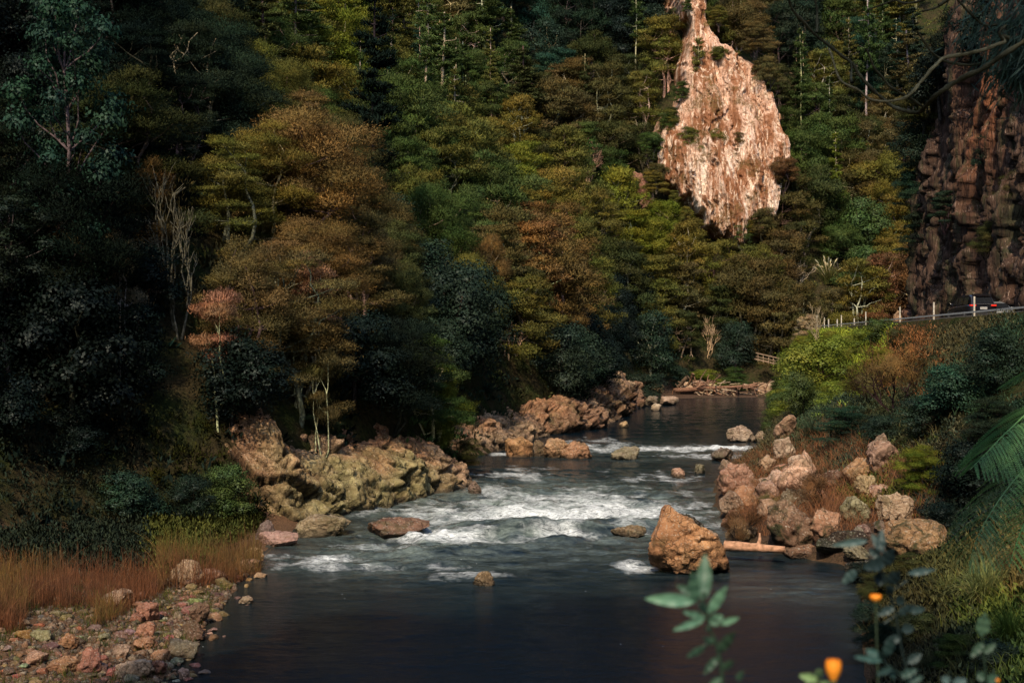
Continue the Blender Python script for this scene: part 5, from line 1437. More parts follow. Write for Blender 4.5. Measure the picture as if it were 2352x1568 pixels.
# ------------------------------------------------------------------ road fence, marker posts
M['white_wood'] = plain_mat('painted_wood', (.48, .45, .37), .8, 0, 9, .25)
M['steel'] = plain_mat('galvanised_rail', (.55, .55, .5), .6, .1, 6, .2)
fr = empty('road_fence', (railx(65), 65, ROADZ)); tag(fr, 'low white rail fence with slim posts along the edge of the road', 'fence')
posts = [64.8, 76, 87, 99, 115, 130, 143]
for yv in posts:
    V, F = [], []
    box(V, F, (railx(yv), yv, ROADZ + .45), (.09, .09, 1.30), taper=.08)
    o = mobj('post', V, F, M['white_wood'], smooth_=False); o.parent = fr; o.location = -Vector(fr.location); bevel(o, .012)
V, F = [], []
ys = posts + [150.5]
for a_, b_ in zip([40] + ys[:-1], ys):
    bar(V, F, (railx(a_) - .10, a_, ROADZ + .27), (railx(b_) - .10, b_ - .02, ROADZ + .27), .05, .09)
o = mobj('rail', V, F, M['steel'], smooth_=False); o.parent = fr; o.location = -Vector(fr.location)
V, F = [], []
for a_, b_ in zip(list(range(10, 150, 10)), list(range(20, 151, 10))):
    bar(V, F, (railx(a_) + .22, a_, ROADZ + .0), (railx(b_) + .22, b_, ROADZ + .0), .2, .26)
o = mobj('kerb', V, F, M['concrete'], smooth_=False); tag(o, 'low concrete kerb along the river side of the road', None, None, 'structure')
for k, (px, yv, hgt) in enumerate([(1876.5, 150.5, 1.5), (1903, 168, .9), (1923, 172, .9), (1962, 160, .95)]):
    X = (px - 1176) / FPX * yv
    g = {0: ROADZ}.get(k, CAMZ + (784 - 750) / FPX * yv)
    V, F = [], []; box(V, F, (0, 0, (hgt - 3) / 2 if k else hgt / 2 - .2), (.12, .12, hgt + (3 if k else .4)), taper=.05)
    o = mobj('marker_post', V, F, M['white_wood'], smooth_=False); o.location = (X, yv, g)
    tag(o, ['white post alone past the end of the rail, leftmost one', 'small white marker post across the bend, first from the left', 'small white marker post across the bend, second from the left', 'small white marker post across the bend, nearest the long rail'][k], 'post')

# ------------------------------------------------------------------ cars
M['car_black'] = plain_mat('black_car_paint', (.008, .009, .013), .22, 0, 2, .1, spec=.6)
M['car_silver'] = plain_mat('silver_car_paint', (.32, .34, .34), .3, .6, 2, .1)
M['glass'] = plain_mat('car_glass', (.012, .014, .017), .08, 0, 2, .1, spec=.7)
M['tyre'] = plain_mat('tyre_rubber', (.015, .015, .015), .9)
M['alloy'] = plain_mat('alloy_rim', (.3, .3, .3), .35, .8)
M['tail'] = plain_mat('red_tail_light', (.75, .03, .015), .3, 0, 3, .1, emit=.22)
M['plate'] = plain_mat('number_plate', (.6, .6, .58), .6, 0, 3, .05)
M['chrome'] = plain_mat('chrome_trim', (.6, .6, .6), .2, .9)
M['lamp'] = plain_mat('headlight_lens', (.6, .62, .6), .15)
M['ink'] = plain_mat('plate_lettering', (.03, .03, .03), .7)
def car(X, Y, rz, paint, label, suv=True):
    root = empty('parked_car', (X, Y, ROADZ + .012), rz); tag(root, label, 'car')
    L_, Hh, Wd = (4.65, 1.68, 1.88) if suv else (4.5, 1.45, 1.76)
    # stations from the tail (y=0) to the nose (y=L): y, half width, sill z, belt z, belt half width
    st = [(0, .80, .42, .98, .76), (.06, .90, .30, 1.04, .84), (.45, .94, .26, 1.06, .88), (1.3, .94, .24, 1.03, .89), (2.4, .94, .24, 1.0, .88), (3.3, .94, .24, .97, .86), (4.0, .92, .26, .86, .82), (4.45, .84, .32, .72, .72), (L_, .70, .42, .58, .60)]
    if not suv: st = [(a, b * .94, c - .03, d * .88, e * .93) for a, b, c, d, e in st]
    V, F = [], []
    prof = []
    for (yv, hw, zs, zb, bw) in st:
        row = [(-hw * .86, zs), (-hw, zs + .14), (-hw, (zs + zb) / 2 + .02), (-hw * .985, zb - .12), (-bw, zb), (-bw * .5, zb + .03), (0, zb + .04), (bw * .5, zb + .03), (bw, zb), (hw * .985, zb - .12), (hw, (zs + zb) / 2 + .02), (hw, zs + .14), (hw * .86, zs)]
        prof.append(row); V += [(a, yv, b) for a, b in row]
    n = len(prof[0])
    for i in range(len(st) - 1):
        for j in range(n - 1): F.append((i * n + j, (i + 1) * n + j, (i + 1) * n + j + 1, i * n + j + 1))
        F.append((i * n + n - 1, (i + 1) * n + n - 1, (i + 1) * n, i * n))
    F.append(list(range(n))); F.append([(len(st) - 1) * n + j for j in range(n)][::-1])
    o = mobj('body', V, F, paint, root); sb = o.modifiers.new('s', 'SUBSURF'); sb.levels = 1; sb.render_levels = 1
    # greenhouse
    zr = Hh; b0 = 1.0 if suv else .88
    gs = [(.05 if suv else .55, .74, b0 + .02, .80), (.42 if suv else 1.15, .66, zr - .10, .72), (.8 if suv else 1.6, .64, zr, .72), (2.2, .64, zr, .74), (2.75 if suv else 2.6, .63, zr - .06, .76), (3.55, .60, b0 - .04, .82)]
    V, F = [], []
    for (yv, rw, z, bw) in gs:
        V += [(-bw, yv if z > b0 + .1 else yv, b0 - .05), (-(bw * .45 + rw * .55) if z > b0 + .1 else -bw, yv, (b0 + z) / 2 if z > b0 + .1 else b0), (-rw, yv, z - .04), (-rw * .8, yv, z), (rw * .8, yv, z), (rw, yv, z - .04), ((bw * .45 + rw * .55) if z > b0 + .1 else bw, yv, (b0 + z) / 2 if z > b0 + .1 else b0), (bw, yv, b0 - .05)]
    for i in range(len(gs) - 1):
        for j in range(7): F.append((i * 8 + j, (i + 1) * 8 + j, (i + 1) * 8 + j + 1, i * 8 + j + 1))
    F.append(list(range(8))); F.append([len(V) - 8 + j for j in range(8)][::-1])
    mobj('cabin', V, F, paint, root, smooth_=False)
    # windows sit just proud of the cabin
    def pane(name, pts):
        V = np.array(pts, float); mobj(name, V, [list(range(len(V)))], M['glass'], root, smooth_=False)
    g0, g1 = gs[0], gs[1]
    e = .012
    pane('rear_window', [(-.66, g0[0] + .10 - e, b0 + .16), (.66, g0[0] + .10 - e, b0 + .16), (.58, g1[0] - .05 - e, g1[2] - .06), (-.58, g1[0] - .05 - e, g1[2] - .06)])
    pane('windscreen', [(-.70, 3.42 + e, b0 + .08), (.70, 3.42 + e, b0 + .08), (.58, 2.84 + e, zr - .12), (-.58, 2.84 + e, zr - .12)])
    for s_ in (-1, 1):
        for (ya, yb_) in (((.62, 1.45), (1.52, 2.35), (2.42, 3.05)) if suv else ((1.25, 1.75), (1.8, 2.45), (2.5, 3.0))):
            zt = zr - .16
            pane('side_window', [(s_ * .80, ya, b0 + .06), (s_ * .80, yb_, b0 + .06), (s_ * .685, min(yb_, 2.72), zt), (s_ * .685, ya + .05, zt)])
        for yw in (.85, 3.65):
            wh = []
            t = np.linspace(0, 2 * math.pi, 29)
            ring = np.column_stack([np.full(29, 0.0), np.cos(t) * .25, np.sin(t) * .25])
            V, F = tubes([(ring, .105)], 10)
            w_ = mobj('wheel', V * [1.0, 1, 1], F, M['tyre'], root); w_.location = (s_ * .84 * Wd / 1.88, yw, .355)
            V, F = [], []
            box(V, F, (0, 0, 0), (.12, .1, .4)); 
            for q_ in range(5):
                an = q_ * 2 * math.pi / 5; bar(V, F, (s_ * .07, 0, 0), (s_ * .07, math.cos(an) * .2, math.sin(an) * .2), .05)
            mobj('rim', V, F, M['alloy'], w_, smooth_=False)
    zl = .98 if suv else .82
    for s_ in (-1, 1):
        V, F = [], []; box(V, F, (s_ * .66, -.015, zl), (.34, .10, .10)); box(V, F, (s_ * .83, .10, zl + .01), (.05, .22, .09))
        bevel(mobj('tail_light', V, F, M['tail'], root, smooth_=False), .02)
        V, F = [], []; box(V, F, (s_ * .52, L_ - .10, .66), (.3, .22, .12)); bevel(mobj('headlight', V, F, M['lamp'], root, smooth_=False), .03)
        V, F = [], []; box(V, F, (s_ * 1.0, 2.95, b0 + .12), (.2, .12, .14)); bevel(mobj('mirror', V, F, paint, root, smooth_=False), .03)
    V, F = [], []; box(V, F, (0, -.035, zl - .17), (.44, .02, .13)); pl = mobj('number_plate', V, F, M['plate'], root, smooth_=False)
    V, F = [], []
    for q_ in range(6): box(V, F, (-.165 + q_ * .066, -.048, zl - .17), (.035, .004, .07))
    mobj('lettering', V, F, M['ink'], pl, smooth_=False)
    V, F = [], []; box(V, F, (0, -.02, zl + .085), (1.2, .04, .03)); mobj('trim_strip', V, F, M['chrome'], root, smooth_=False)
    V, F = [], []; box(V, F, (0, 0.0, .42), (1.5, .14, .2)); bevel(mobj('bumper', V, F, M['tyre'], root, smooth_=False), .03)
    if suv:
        V, F = [], []; box(V, F, (0, .36, zr + .0), (1.16, .34, .05)); bevel(mobj('spoiler', V, F, paint, root, smooth_=False), .02)
    return root
car(30.0, 90.5, R(3), M['car_black'], 'black suv seen from behind with red tail lights, parked below the dark cliff')
car(33.3, 101, R(184), M['car_silver'], 'grey car facing the viewer, mostly hidden right of the black suv', suv=False)

# ------------------------------------------------------------------ timber frame and footbridge
M['timber'] = plain_mat('weathered_timber', (.26, .18, .11), .85, 0, 6, .3)
h = hit(1155, 806, 100); D = 110.6
tf = empty('timber_frame', tuple(at(1155, 806, D))); tag(tf, 'small pale timber frame of four posts and rails standing among the trees', 'timber frame')
base = Vector(tf.location)
def tw(px, py, dy=0.0): return Vector(at(px, py, D + dy)) - base
for px, t_, b_ in [(1142, 768, 806), (1150.5, 768, 812), (1159, 768, 812), (1168, 772, 808)]:
    V, F = [], []; bar(V, F, tw(px, t_), tw(px, b_ + 20), .13); mobj('post', V, F, M['timber'], tf, smooth_=False)
for px, t_, b_ in [(1141, 770, 806), (1170, 772, 806)]:
    V, F = [], []; bar(V, F, tw(px, t_, 1.6), tw(px, b_ + 20, 1.6), .12); mobj('post', V, F, M['timber'], tf, smooth_=False)
for ya, yb_, dy in [(770, 773, -.10), (781, 783, -.10), (795, 798, -.10), (770, 773, 1.5)]:
    V, F = [], []; bar(V, F, tw(1139, ya, dy), tw(1171, yb_, dy), .10); mobj('rail', V, F, M['timber'], tf, smooth_=False)
V, F = [], []; bar(V, F, tw(1140, 768.0), tw(1170, 771.5), .1, .28); mobj('top_board', V, F, M['timber'], tf, smooth_=False)
D = 186.0
fb = empty('footbridge', tuple(at(1780, 832, D))); tag(fb, 'narrow wooden footbridge with handrail sloping down at the river bend', 'footbridge')
base = Vector(fb.location)
for px in (1741, 1753, 1765, 1776, 1787, 1797, 1808, 1819):
    yt = 811 + (px - 1741) * .23
    V, F = [], []; bar(V, F, tw(px, yt), tw(px, yt + 18), .11); mobj('post', V, F, M['timber'], fb, smooth_=False)
for dy_, w_ in ((0, .12), (8, .08)):
    V, F = [], []; bar(V, F, tw(1736, 810 + dy_, -.12), tw(1826, 831 + dy_, -.12), w_); mobj('handrail', V, F, M['timber'], fb, smooth_=False)
V, F = [], []; bar(V, F, tw(1734, 824, .5), tw(1828, 846, .5), 1.1, .16); mobj('deck', V, F, M['timber'], fb, smooth_=False)
# ------------------------------------------------------------------ the bare branches hanging in from the upper right
def bcp(cx, cy): return 1780.6 + cx * .2433, cy * .2433
BR = [[(110,-60),(200,130),(480,400),(700,590),(880,810),(1060,960),(1200,1040),(1340,1065),(1400,1010),(1500,900),(1750,750),(2000,620),(2352,400),(2700,230)],
 [(375,-30),(385,120),(395,300)], [(500,470),(620,750),(800,870),(960,955),(1220,910),(1400,760),(1560,570),(1850,490),(2150,420),(2352,395)], [(840,480),(960,690),(1150,870),(1390,1010)],
 [(1340,310),(1450,470),(1570,560),(1700,600),(1880,615),(2100,550),(2250,470),(2400,400)], [(880,90),(1130,25),(1250,30),(1420,-20),(1600,-120)], [(1350,120),(1500,90),(1660,-10),(1800,-90)],
 [(1720,-20),(1850,130),(2000,240),(2180,245),(2400,280),(2700,260)], [(1880,-40),(1960,100),(1980,150),(2150,210),(2250,400)], [(700,600),(720,700),(730,800)], [(2180,245),(2120,330),(2150,400)]]
DB = 11.5
tx_, ty_ = 6.4, 12.0
ot = empty('overhanging_tree', (tx_, ty_, hz(tx_, ty_))); tag(ot, 'leaning tree whose long bare branches hang across the upper right corner', 'tree')
ob = np.array(ot.location)
rb = np.random.default_rng(3)
V, F = tubes([(curve_pts([(tx_, ty_, ob[2] - .3), (tx_ + .3, ty_, ob[2] + 3), (tx_ - .2, ty_ - .3, 9.0), (tx_ - .5, ty_ - .4, 12)]) - ob, np.linspace(.2, .09, 37))], 10)
mobj('trunk', V, F, M['bark'], ot, color=(.10, .09, .06))
for k, br in enumerate(BR):
    ctrl = [at(*bcp(*p), DB + .5 * math.sin(k * 1.7 + i * .35)) for i, p in enumerate(br)]
    if k in (0, 2, 4, 5, 6, 7): ctrl.append(np.array([tx_ - .2, ty_ - .3, [9.2, 0, 8.9, 0, 9.0, 10.5, 11.2, 10.0][k]]))
    pts_ = curve_pts(ctrl, 8)
    pts_ += .012 * np.stack([fbm(pts_ * 4, 50 + q_, 2) for q_ in range(3)], 1) * 2
    n = len(pts_); rad_ = np.linspace(.008, .017 if k in (0, 2, 4) else .012, n)
    if k == 0: rad_ = np.linspace(.010, .024, n)
    V, F = tubes([(pts_ - ob, rad_ * (1 + .15 * rb.normal(size=n)))], 8)
    mobj('branch', V, F, M['bark'], ot, color=(.09, .085, .05) if k not in (2,) else (.20, .17, .09))
C, Dd = [], []
for (cx_, cy_, n) in [(2230, 640, 260), (2300, 560, 200), (2350, 700, 240), (1920, 330, 90), (2240, 250, 110), (2300, 230, 100), (2420, 480, 260), (1980, 160, 50)]:
    c = at(*bcp(cx_, cy_), DB + .2)
    for q_ in range(n):
        o_ = rb.normal(size=3) * [.13, .2, .12]
        C.append(c + o_); Dd.append(np.array([rb.normal() * .35 - .35, rb.normal() * .3, -.8 + rb.normal() * .35]))
C = np.array(C); Dd = unit(np.array(Dd)); Nn = unit(rb.normal(size=C.shape) * .6 + [0, -.6, .5])
V, F = leaves(C - ob, Dd, Nn, rb.uniform(.12, .26, len(C)), .014, rb)
mobj('foliage', V, F, M['broad'], ot, color=(.05, .085, .06), col=np.repeat(rb.uniform(.6, 1.4, len(C)), 4))

# ------------------------------------------------------------------ tree fern
def frond_mesh(ctrl, length_scale, r, plen=.42, droop=.5, nP=27):
    """rachis + pinnae, each pinna cut into many small leaflets"""
    pts_ = curve_pts(ctrl, 14); n = len(pts_)
    T = unit(np.gradient(pts_, axis=0))
    VV, FF = [], []; off = 0
    V, F = tubes([(pts_, np.linspace(.012, .003, n))], 5); VV.append(V); FF.append(F); off = len(V)
    C, D, Nn, L_, W_ = [], [], [], [], []
    rach = []
    up = np.array([0, 0, 1.0])
    for k in range(nP):
        t = .06 + .92 * k / nP
        i = t * (n - 1); i0 = int(i); p = pts_[i0] + (pts_[min(i0 + 1, n - 1)] - pts_[i0]) * (i - i0); d = T[i0]
        side = unit(np.cross(d, up))
        pl = plen * math.sin(math.pi * min(1, (t + .10) / 1.12)) ** .75 * (1.1 - .5 * t)
        for s_ in (-1, 1):
            pd = unit(side * s_ * .95 + d * .45)
            m = 30
            tt = np.linspace(.04, 1, m)
            c = p + pd * (tt[:, None] * pl) - up * (droop * pl * tt ** 1.7)[:, None] + r.normal(size=3) * .006
            tang = unit(np.gradient(c, axis=0))
            s2 = unit(np.cross(tang, up + .3 * side)); nn = unit(np.cross(s2, tang)); nn *= np.sign(nn[:, 2:3] + 1e-6)
            w = .052 * (pl / plen) * (1 - tt) ** .55 + .006
            rach.append((np.array([c[0], c[m // 2], c[-1]]), .0022))
            for q_ in (-1, 1):
                dd = unit(s2 * q_ + tang * .45 - up * .1)
                C.append(c + dd * w[:, None] * .5); D.append(dd); Nn.append(nn + .12 * r.normal(size=(m, 3))); L_.append(w); W_.append(np.full(m, pl / m * .62))
    V, F = tubes(rach, 3); VV.append(V); FF.append(F + off); off += len(V)
    C, D, Nn, L_, W_ = map(np.concatenate, (C, D, Nn, L_, W_))
    V, F = leaves(C, D, unit(Nn), L_, W_, r); VV.append(V); FF.append(F + off)
    return np.concatenate(VV), np.concatenate(FF)
FY = 13.0
def fern(px, py, Y, fronds, label, tint, plen=.5):
    cr_ = at(px, py, Y); g = hz(cr_[0], Y)
    root = empty('tree_fern', (cr_[0], Y, g)); tag(root, label, 'tree fern')
    o_ = np.array(root.location)
    rr_ = np.random.default_rng(int(px))
    V, F = tubes([(curve_pts([(0, 0, -.3), (.05, .05, (cr_[2] - g) * .5), (0, 0, cr_[2] - g)]), np.linspace(.14, .10, 25))], 10)
    mobj('trunk', V, F, M['bark'], root, color=(.05, .035, .025))
    for f in fronds:
        ctrl = [np.array(at(*p[:2], Y + p[2])) - o_ for p in f]
        V, F = frond_mesh(ctrl, 1, rr_, plen)
        o = mobj('frond', V, F, M['leaf_near'], root, smooth_=False, color=[c * rr_.uniform(.85, 1.15) for c in tint], col=np.ones((len(V), 3)))
    return root
fern(2490, 960, FY, [[(2490,960,0),(2400,925,-.2),(2320,985,-.4),(2270,1035,-.5),(2228,1078,-.55)], [(2490,962,0),(2410,1020,-.5),(2340,1090,-.8),(2280,1170,-1.0),(2245,1235,-1.1),(2224,1300,-1.1)],
 [(2490,965,0),(2440,1050,-.8),(2390,1130,-1.2),(2345,1220,-1.4),(2318,1300,-1.5)], [(2490,960,0),(2440,860,.4),(2400,840,.8),(2350,870,1.1)], [(2490,960,0),(2580,880,.2),(2680,900,.3),(2760,1010,.3)], [(2490,960,0),(2560,1020,-.6),(2620,1120,-1.0),(2650,1250,-1.2)], [(2490,960,0),(2520,850,.7),(2550,820,1.3),(2590,870,1.9)]],
 'tree fern reaching in from the right with long drooping green fronds', (.17, .34, .11), .62)

# ------------------------------------------------------------------ tussocks and plume grass
def tussock(px, py, rad_px, n, color, label, droop=1.0, dead=0, name='tussock_grass', Y=None, w=.012):
    h = hit(px, py) if Y is None else np.array([(px - 1176) / FPX * Y, Y, hz((px - 1176) / FPX * Y, Y)])
    D = h[1]; Rr = rad_px * D / FPX
    r_ = np.random.default_rng(int(px * 7 + py))
    root = empty(name, tuple(h)); tag(root, label, 'grass tussock')
    P0 = np.column_stack([r_.normal(size=n) * Rr * .1, r_.normal(size=n) * Rr * .1, np.zeros(n) - .03])
    an = r_.uniform(0, 2 * np.pi, n); lean = np.column_stack([np.cos(an), np.sin(an), np.zeros(n)])
    rows = []
    Hh = Rr * r_.uniform(.7, 1.5, n); bd = r_.uniform(.25, 1.0, n) * droop
    a2 = an + np.pi / 2; side = np.column_stack([np.cos(a2), np.sin(a2), np.zeros(n)])
    ns = 6
    for k in range(ns + 1):
        t = k / ns
        c = P0 + np.column_stack([np.zeros(n), np.zeros(n), Hh * (t * (1.15 - .15 * bd) - .75 * bd * t ** 2.4)]) + lean * (Hh * bd * .95 * t ** 1.4)[:, None]
        ww = w * D / 22 * (1 - t) ** .6 * .5 + .0008
        rows += [c - side * ww, c + side * ww]
    V = np.stack(rows, 1).reshape(-1, 3); bs = np.arange(n)[:, None] * (2 * ns + 2)
    F = np.concatenate([bs + np.array([[2 * k, 2 * k + 1, 2 * k + 3, 2 * k + 2]]) for k in range(ns)])
    mobj('leaves', V, F, M['grass'], root, color=color, col=np.repeat(r_.uniform(.6, 1.4, n), 2 * ns + 2))
    if dead:
        m = dead; P1 = np.column_stack([r_.normal(size=m) * Rr * .12, r_.normal(size=m) * Rr * .12, np.zeros(m)])
        V, F, t = blades(P1, r_.uniform(.3, .7, m) * Rr, .02, r_.uniform(.2, .9, m), r_)
        mobj('dead_stems', V, F, M['grass'], root, color=(.42, .32, .16), col=np.repeat(r_.uniform(.7, 1.3, m), 8))
    return root, h
tussock(2262, 1395, 105, 620, (.17, .20, .075), 'pale bright tussock with a straw coloured heart on the near right bank', dead=80)
tussock(2175, 1370, 60, 160, (.12, .14, .05), 'thin tussock just left of the pale bright one')
tussock(1865, 1012, 55, 300, (.04, .065, .04), 'dark drooping tussock hanging over the pinkish boulder', w=.008)
tussock(1935, 1030, 60, 300, (.035, .055, .038), 'dark drooping tussock above the cream slab', w=.008)
tussock(2010, 1010, 55, 260, (.035, .05, .03), 'dark drooping tussock left of the speckled boulder', w=.008)
tussock(2320, 1480, 90, 420, (.075, .13, .03), 'lush green tussock at the lower right frame edge')
tussock(2130, 1560, 70, 260, (.05, .06, .03), 'dull green tussock at the bottom of the right bank')
tussock(2330, 1330, 70, 300, (.13, .10, .045), 'straw brown tussock under the tree fern')
tussock(1150, 912, 40, 300, (.03, .055, .035), 'dark flax clump above the tan outcrop', w=.014, Y=100, name='flax_clump')
tussock(1120, 905, 30, 200, (.03, .05, .035), 'smaller dark flax clump left of the other one', w=.014, Y=101, name='flax_clump')
tussock(640, 1010, 30, 140, (.06, .07, .03), 'grass tuft on top of the orange outcrop', Y=60)
root, h = tussock(1902, 655, 52, 300, (.13, .14, .045), 'plume grass clump with tall pale feathery plumes on the far slope', w=.006, name='plume_grass')
rp_ = np.random.default_rng(8)
for k in range(15):
    a = rp_.uniform(-1, 1); H = rp_.uniform(2.6, 4.2)
    base_ = np.array([0, 0, .3]); tip_ = np.array([a * 2.3, rp_.normal() * .5, H * (1.05 - .2 * abs(a))])
    mid_ = base_ + (tip_ - base_) * .6 + [0, 0, .35]
    pts_ = curve_pts([base_, mid_, tip_], 8); n = len(pts_)
    V1, F1 = tubes([(pts_, np.interp(np.linspace(0, 1, n), [0, .6, .68, .85, 1], [.02, .02, .09, .11, .02]))], 6)
    mobj('plume', V1, F1, M['grass'], root, color=(.55, .5, .32), col=np.ones((len(V1), 3)))

# ------------------------------------------------------------------ blurred shoots close to the camera
def ncp(cx, cy): return 1464.7 + .3776 * cx, 1234.9 + .3776 * cy
def near_leaf(a, b, w, cup=.15, bend=.12, seed=0):
    a = np.array(a, float); b = np.array(b, float); d = b - a; L_ = np.linalg.norm(d); d /= L_
    view = unit(np.array([a[0], a[1], a[2] - CAMZ]))
    side = unit(np.cross(d, view)); nrm = np.cross(side, d)
    if nrm[2] < 0: nrm = -nrm
    nl, nw = 12, 5
    V = []
    for i in range(nl + 1):
        t = i / nl
        ww = w * .5 * (math.sin(math.pi * t ** .8) ** .8) if 0 < t < 1 else w * .02
        for j in range(nw):
            s_ = (j / (nw - 1)) * 2 - 1
            V.append(a + d * L_ * t + side * ww * s_ + nrm * (abs(s_) * ww * cup * 2 - bend * L_ * t * t + .002 * math.sin(t * 20) * abs(s_)))
    F = [(i * nw + j, i * nw + j + 1, (i + 1) * nw + j + 1, (i + 1) * nw + j) for i in range(nl) for j in range(nw - 1)]
    return np.array(V), np.array(F)
def shoot(Y, stems, lv, label, tint, cat='plant', name='leafy_plant'):
    s0 = stems[0][-1]; b0 = at(*ncp(*s0), Y)
    gz = hz(b0[0], Y)
    root = empty(name, (b0[0], Y, gz)); tag(root, label, cat); o_ = np.array(root.location)
    P_ = []
    for st_ in stems:
        c = [np.array(at(*ncp(*p), Y)) for p in st_]
        p = curve_pts(c, 8)
        if st_ is stems[0]: p = np.vstack([p, np.linspace(p[-1], [b0[0], Y, gz - .05], 6)[1:]])
        p = p - o_
        P_.append((p, np.linspace(.0010, .0026, len(p))))
    V, F = tubes(P_, 8); mobj('stem', V, F, M['leaf_near'], root, color=tuple(c * .35 for c in tint), col=np.ones((len(V), 3)))
    for k, (x0, y0, x1, y1, w, m_) in enumerate(lv):
        r_ = np.random.default_rng(k + int(Y * 10))
        a = at(*ncp(x0, y0), Y) ; b = at(*ncp(x1, y1), Y + r_.uniform(-.03, .03))
        V, F = near_leaf(a, b, w * .3776 * Y / FPX)
        mobj('leaf', V - o_, F, M['leaf_near'], root, color=tuple(c * m_ for c in tint), col=np.ones((len(V), 3)))
    return root
shoot(1.9, [[(350,365),(395,400),(425,470),(440,560),(470,620),(505,760),(515,900)], [(430,470),(500,520)], [(400,395),(405,330)], [(470,620),(400,660)]],
 [(345,385,48,368,78,1.7),(352,400,330,195,66,1.1),(395,380,412,88,96,.8),(430,460,545,288,62,1.5),(362,350,232,285,56,.6),(412,485,278,448,44,1.2),(402,495,220,560,44,1.5),(440,520,520,470,70,1.1),(500,525,625,480,38,1.5),(385,400,420,450,50,1.5),(450,560,400,545,30,1.2),(470,640,390,600,40,.9),(410,660,305,720,44,.6),(480,700,600,560,60,.35),(490,720,400,830,46,.5),(505,800,600,740,44,.6),(510,850,430,900,40,.6),(600,870,650,800,36,1.0)],
 'blurred young shoot with pale green oval leaves in the bottom foreground', (.10, .20, .12))
shoot(2.0, [[(1480,740),(1530,780),(1620,850),(1690,920)], [(1480,740),(1470,700)]],
 [(1485,745,1322,722,40,1.3),(1475,715,1378,675,44,1.4),(1500,720,1560,600,60,.5),(1530,790,1560,850,50,1.1),(1600,840,1700,800,50,.8),(1540,790,1460,830,40,.6),(1640,880,1740,840,44,.7)],
 'blurred blue green shoot bending left at the bottom right', (.06, .12, .10))
shoot(1.9, [[(1095,820),(1100,860),(1105,930)]], [(1090,860,985,835,52,1.1),(1095,850,1112,790,44,1.3),(1100,880,1010,885,44,.9),(1110,880,1180,900,44,.6)], 'small blurred green sprig left of the large orange flower', (.2, .32, .14))
shoot(2.6, [[(1470,60),(1480,200),(1530,330),(1570,470),(1600,650),(1640,820),(1650,920)], [(1480,200),(1390,100)], [(1530,330),(1640,260)], [(1570,470),(1500,520)]],
 [(1400,15,1185,45,46,1.2),(1470,90,1490,-60,60,.7),(1480,120,1400,60,60,.5),(1500,150,1380,180,80,.45),(1490,170,1560,60,80,.4),(1520,260,1430,230,90,.3),(1520,280,1600,200,80,.35),(1640,215,1815,190,44,1.0),(1560,330,1500,300,60,.5),(1560,420,1460,470,50,.6),(1580,470,1680,400,50,.6),(1600,560,1690,540,60,.5),(1600,600,1500,640,56,.5),(1640,760,1730,700,60,.5),(1500,90,1420,-30,54,.9),(1560,380,1640,380,60,.5),(1330,200,1245,275,60,1.0),(1640,440,1760,430,50,.7)],
 'dark blurred tall weed with slender leaves against the right bank', (.05, .09, .09))
shoot(2.4, [[(2110,460),(2100,620),(2110,760),(2130,920)]], [(2090,600,2115,448,80,1.2),(2100,640,2030,720,50,.6),(2105,700,2180,640,46,.6),(2120,860,2060,820,60,.8),(2120,880,2200,830,60,.9)], 'blurred single upright leafed sprig near the lower right corner', (.06, .12, .08))
shoot(2.1, [[(1900,860),(1930,900),(1950,960)]], [(1910,870,1840,850,50,1.0),(1920,890,2000,860,60,.9)], 'blurred teal sprig at the bottom edge, far right', (.08, .14, .15))
M['petal'] = plain_mat('orange_petal', (.85, .30, .02), .6, 0, 8, .15)
def flower(cx, cy, w, h_, Y, label):
    c = at(*ncp(cx, cy), Y); gz = hz(c[0], Y)
    root = empty('orange_flower', (c[0], Y, gz)); tag(root, label, 'flower'); o_ = np.array(root.location)
    Rw = w * .3776 * Y / FPX / 2; Rh = h_ * .3776 * Y / FPX / 2
    r_ = np.random.default_rng(int(cx))
    for k in range(9):
        an = k * 2 * math.pi / 9
        V = []
        for i in range(7):
            t = i / 6
            rr_ = Rw * (.25 + .85 * math.sin(t * 2.0)); z = -Rh + 2 * Rh * t
            for j in (-1, -.5, 0, .5, 1):
                aa = an + j * .42 * (1 - .35 * t)
                V.append((math.cos(aa) * rr_, math.sin(aa) * rr_, z + .15 * Rh * (1 - j * j) * t))
        F = [(i * 5 + j, i * 5 + j + 1, i * 5 + j + 6, i * 5 + j + 5) for i in range(6) for j in range(4)]
        mobj('petal', np.array(V) + c - o_, F, M['petal'], root)
    V, F = tubes([(np.linspace(c - o_ - [0, 0, Rh], (0, 0, -.02), 12) + np.column_stack([.012 * np.sin(np.linspace(0, 5, 12)), np.zeros(12), np.zeros(12)]), .0013)], 6)
    mobj('stem', V, F, M['leaf_near'], root, color=(.05, .08, .05), col=np.ones((len(V), 3)))
    V = []
    V, F = ICO[3]; mobj('calyx', V * [Rw * .5, Rw * .5, Rh * .35] + (c - o_) - [0, 0, Rh * .9], F, M['leaf_near'], root, color=(.05, .1, .05), col=np.ones((len(V), 3)))
flower(1190, 815, 88, 130, 1.9, 'large blurred orange flower at the bottom edge')
flower(1447, 370, 66, 46, 2.3, 'small blurred orange flower over the dark water')
flower(2190, 868, 22, 20, 2.2, 'tiny yellow orange bloom near the lower right corner')
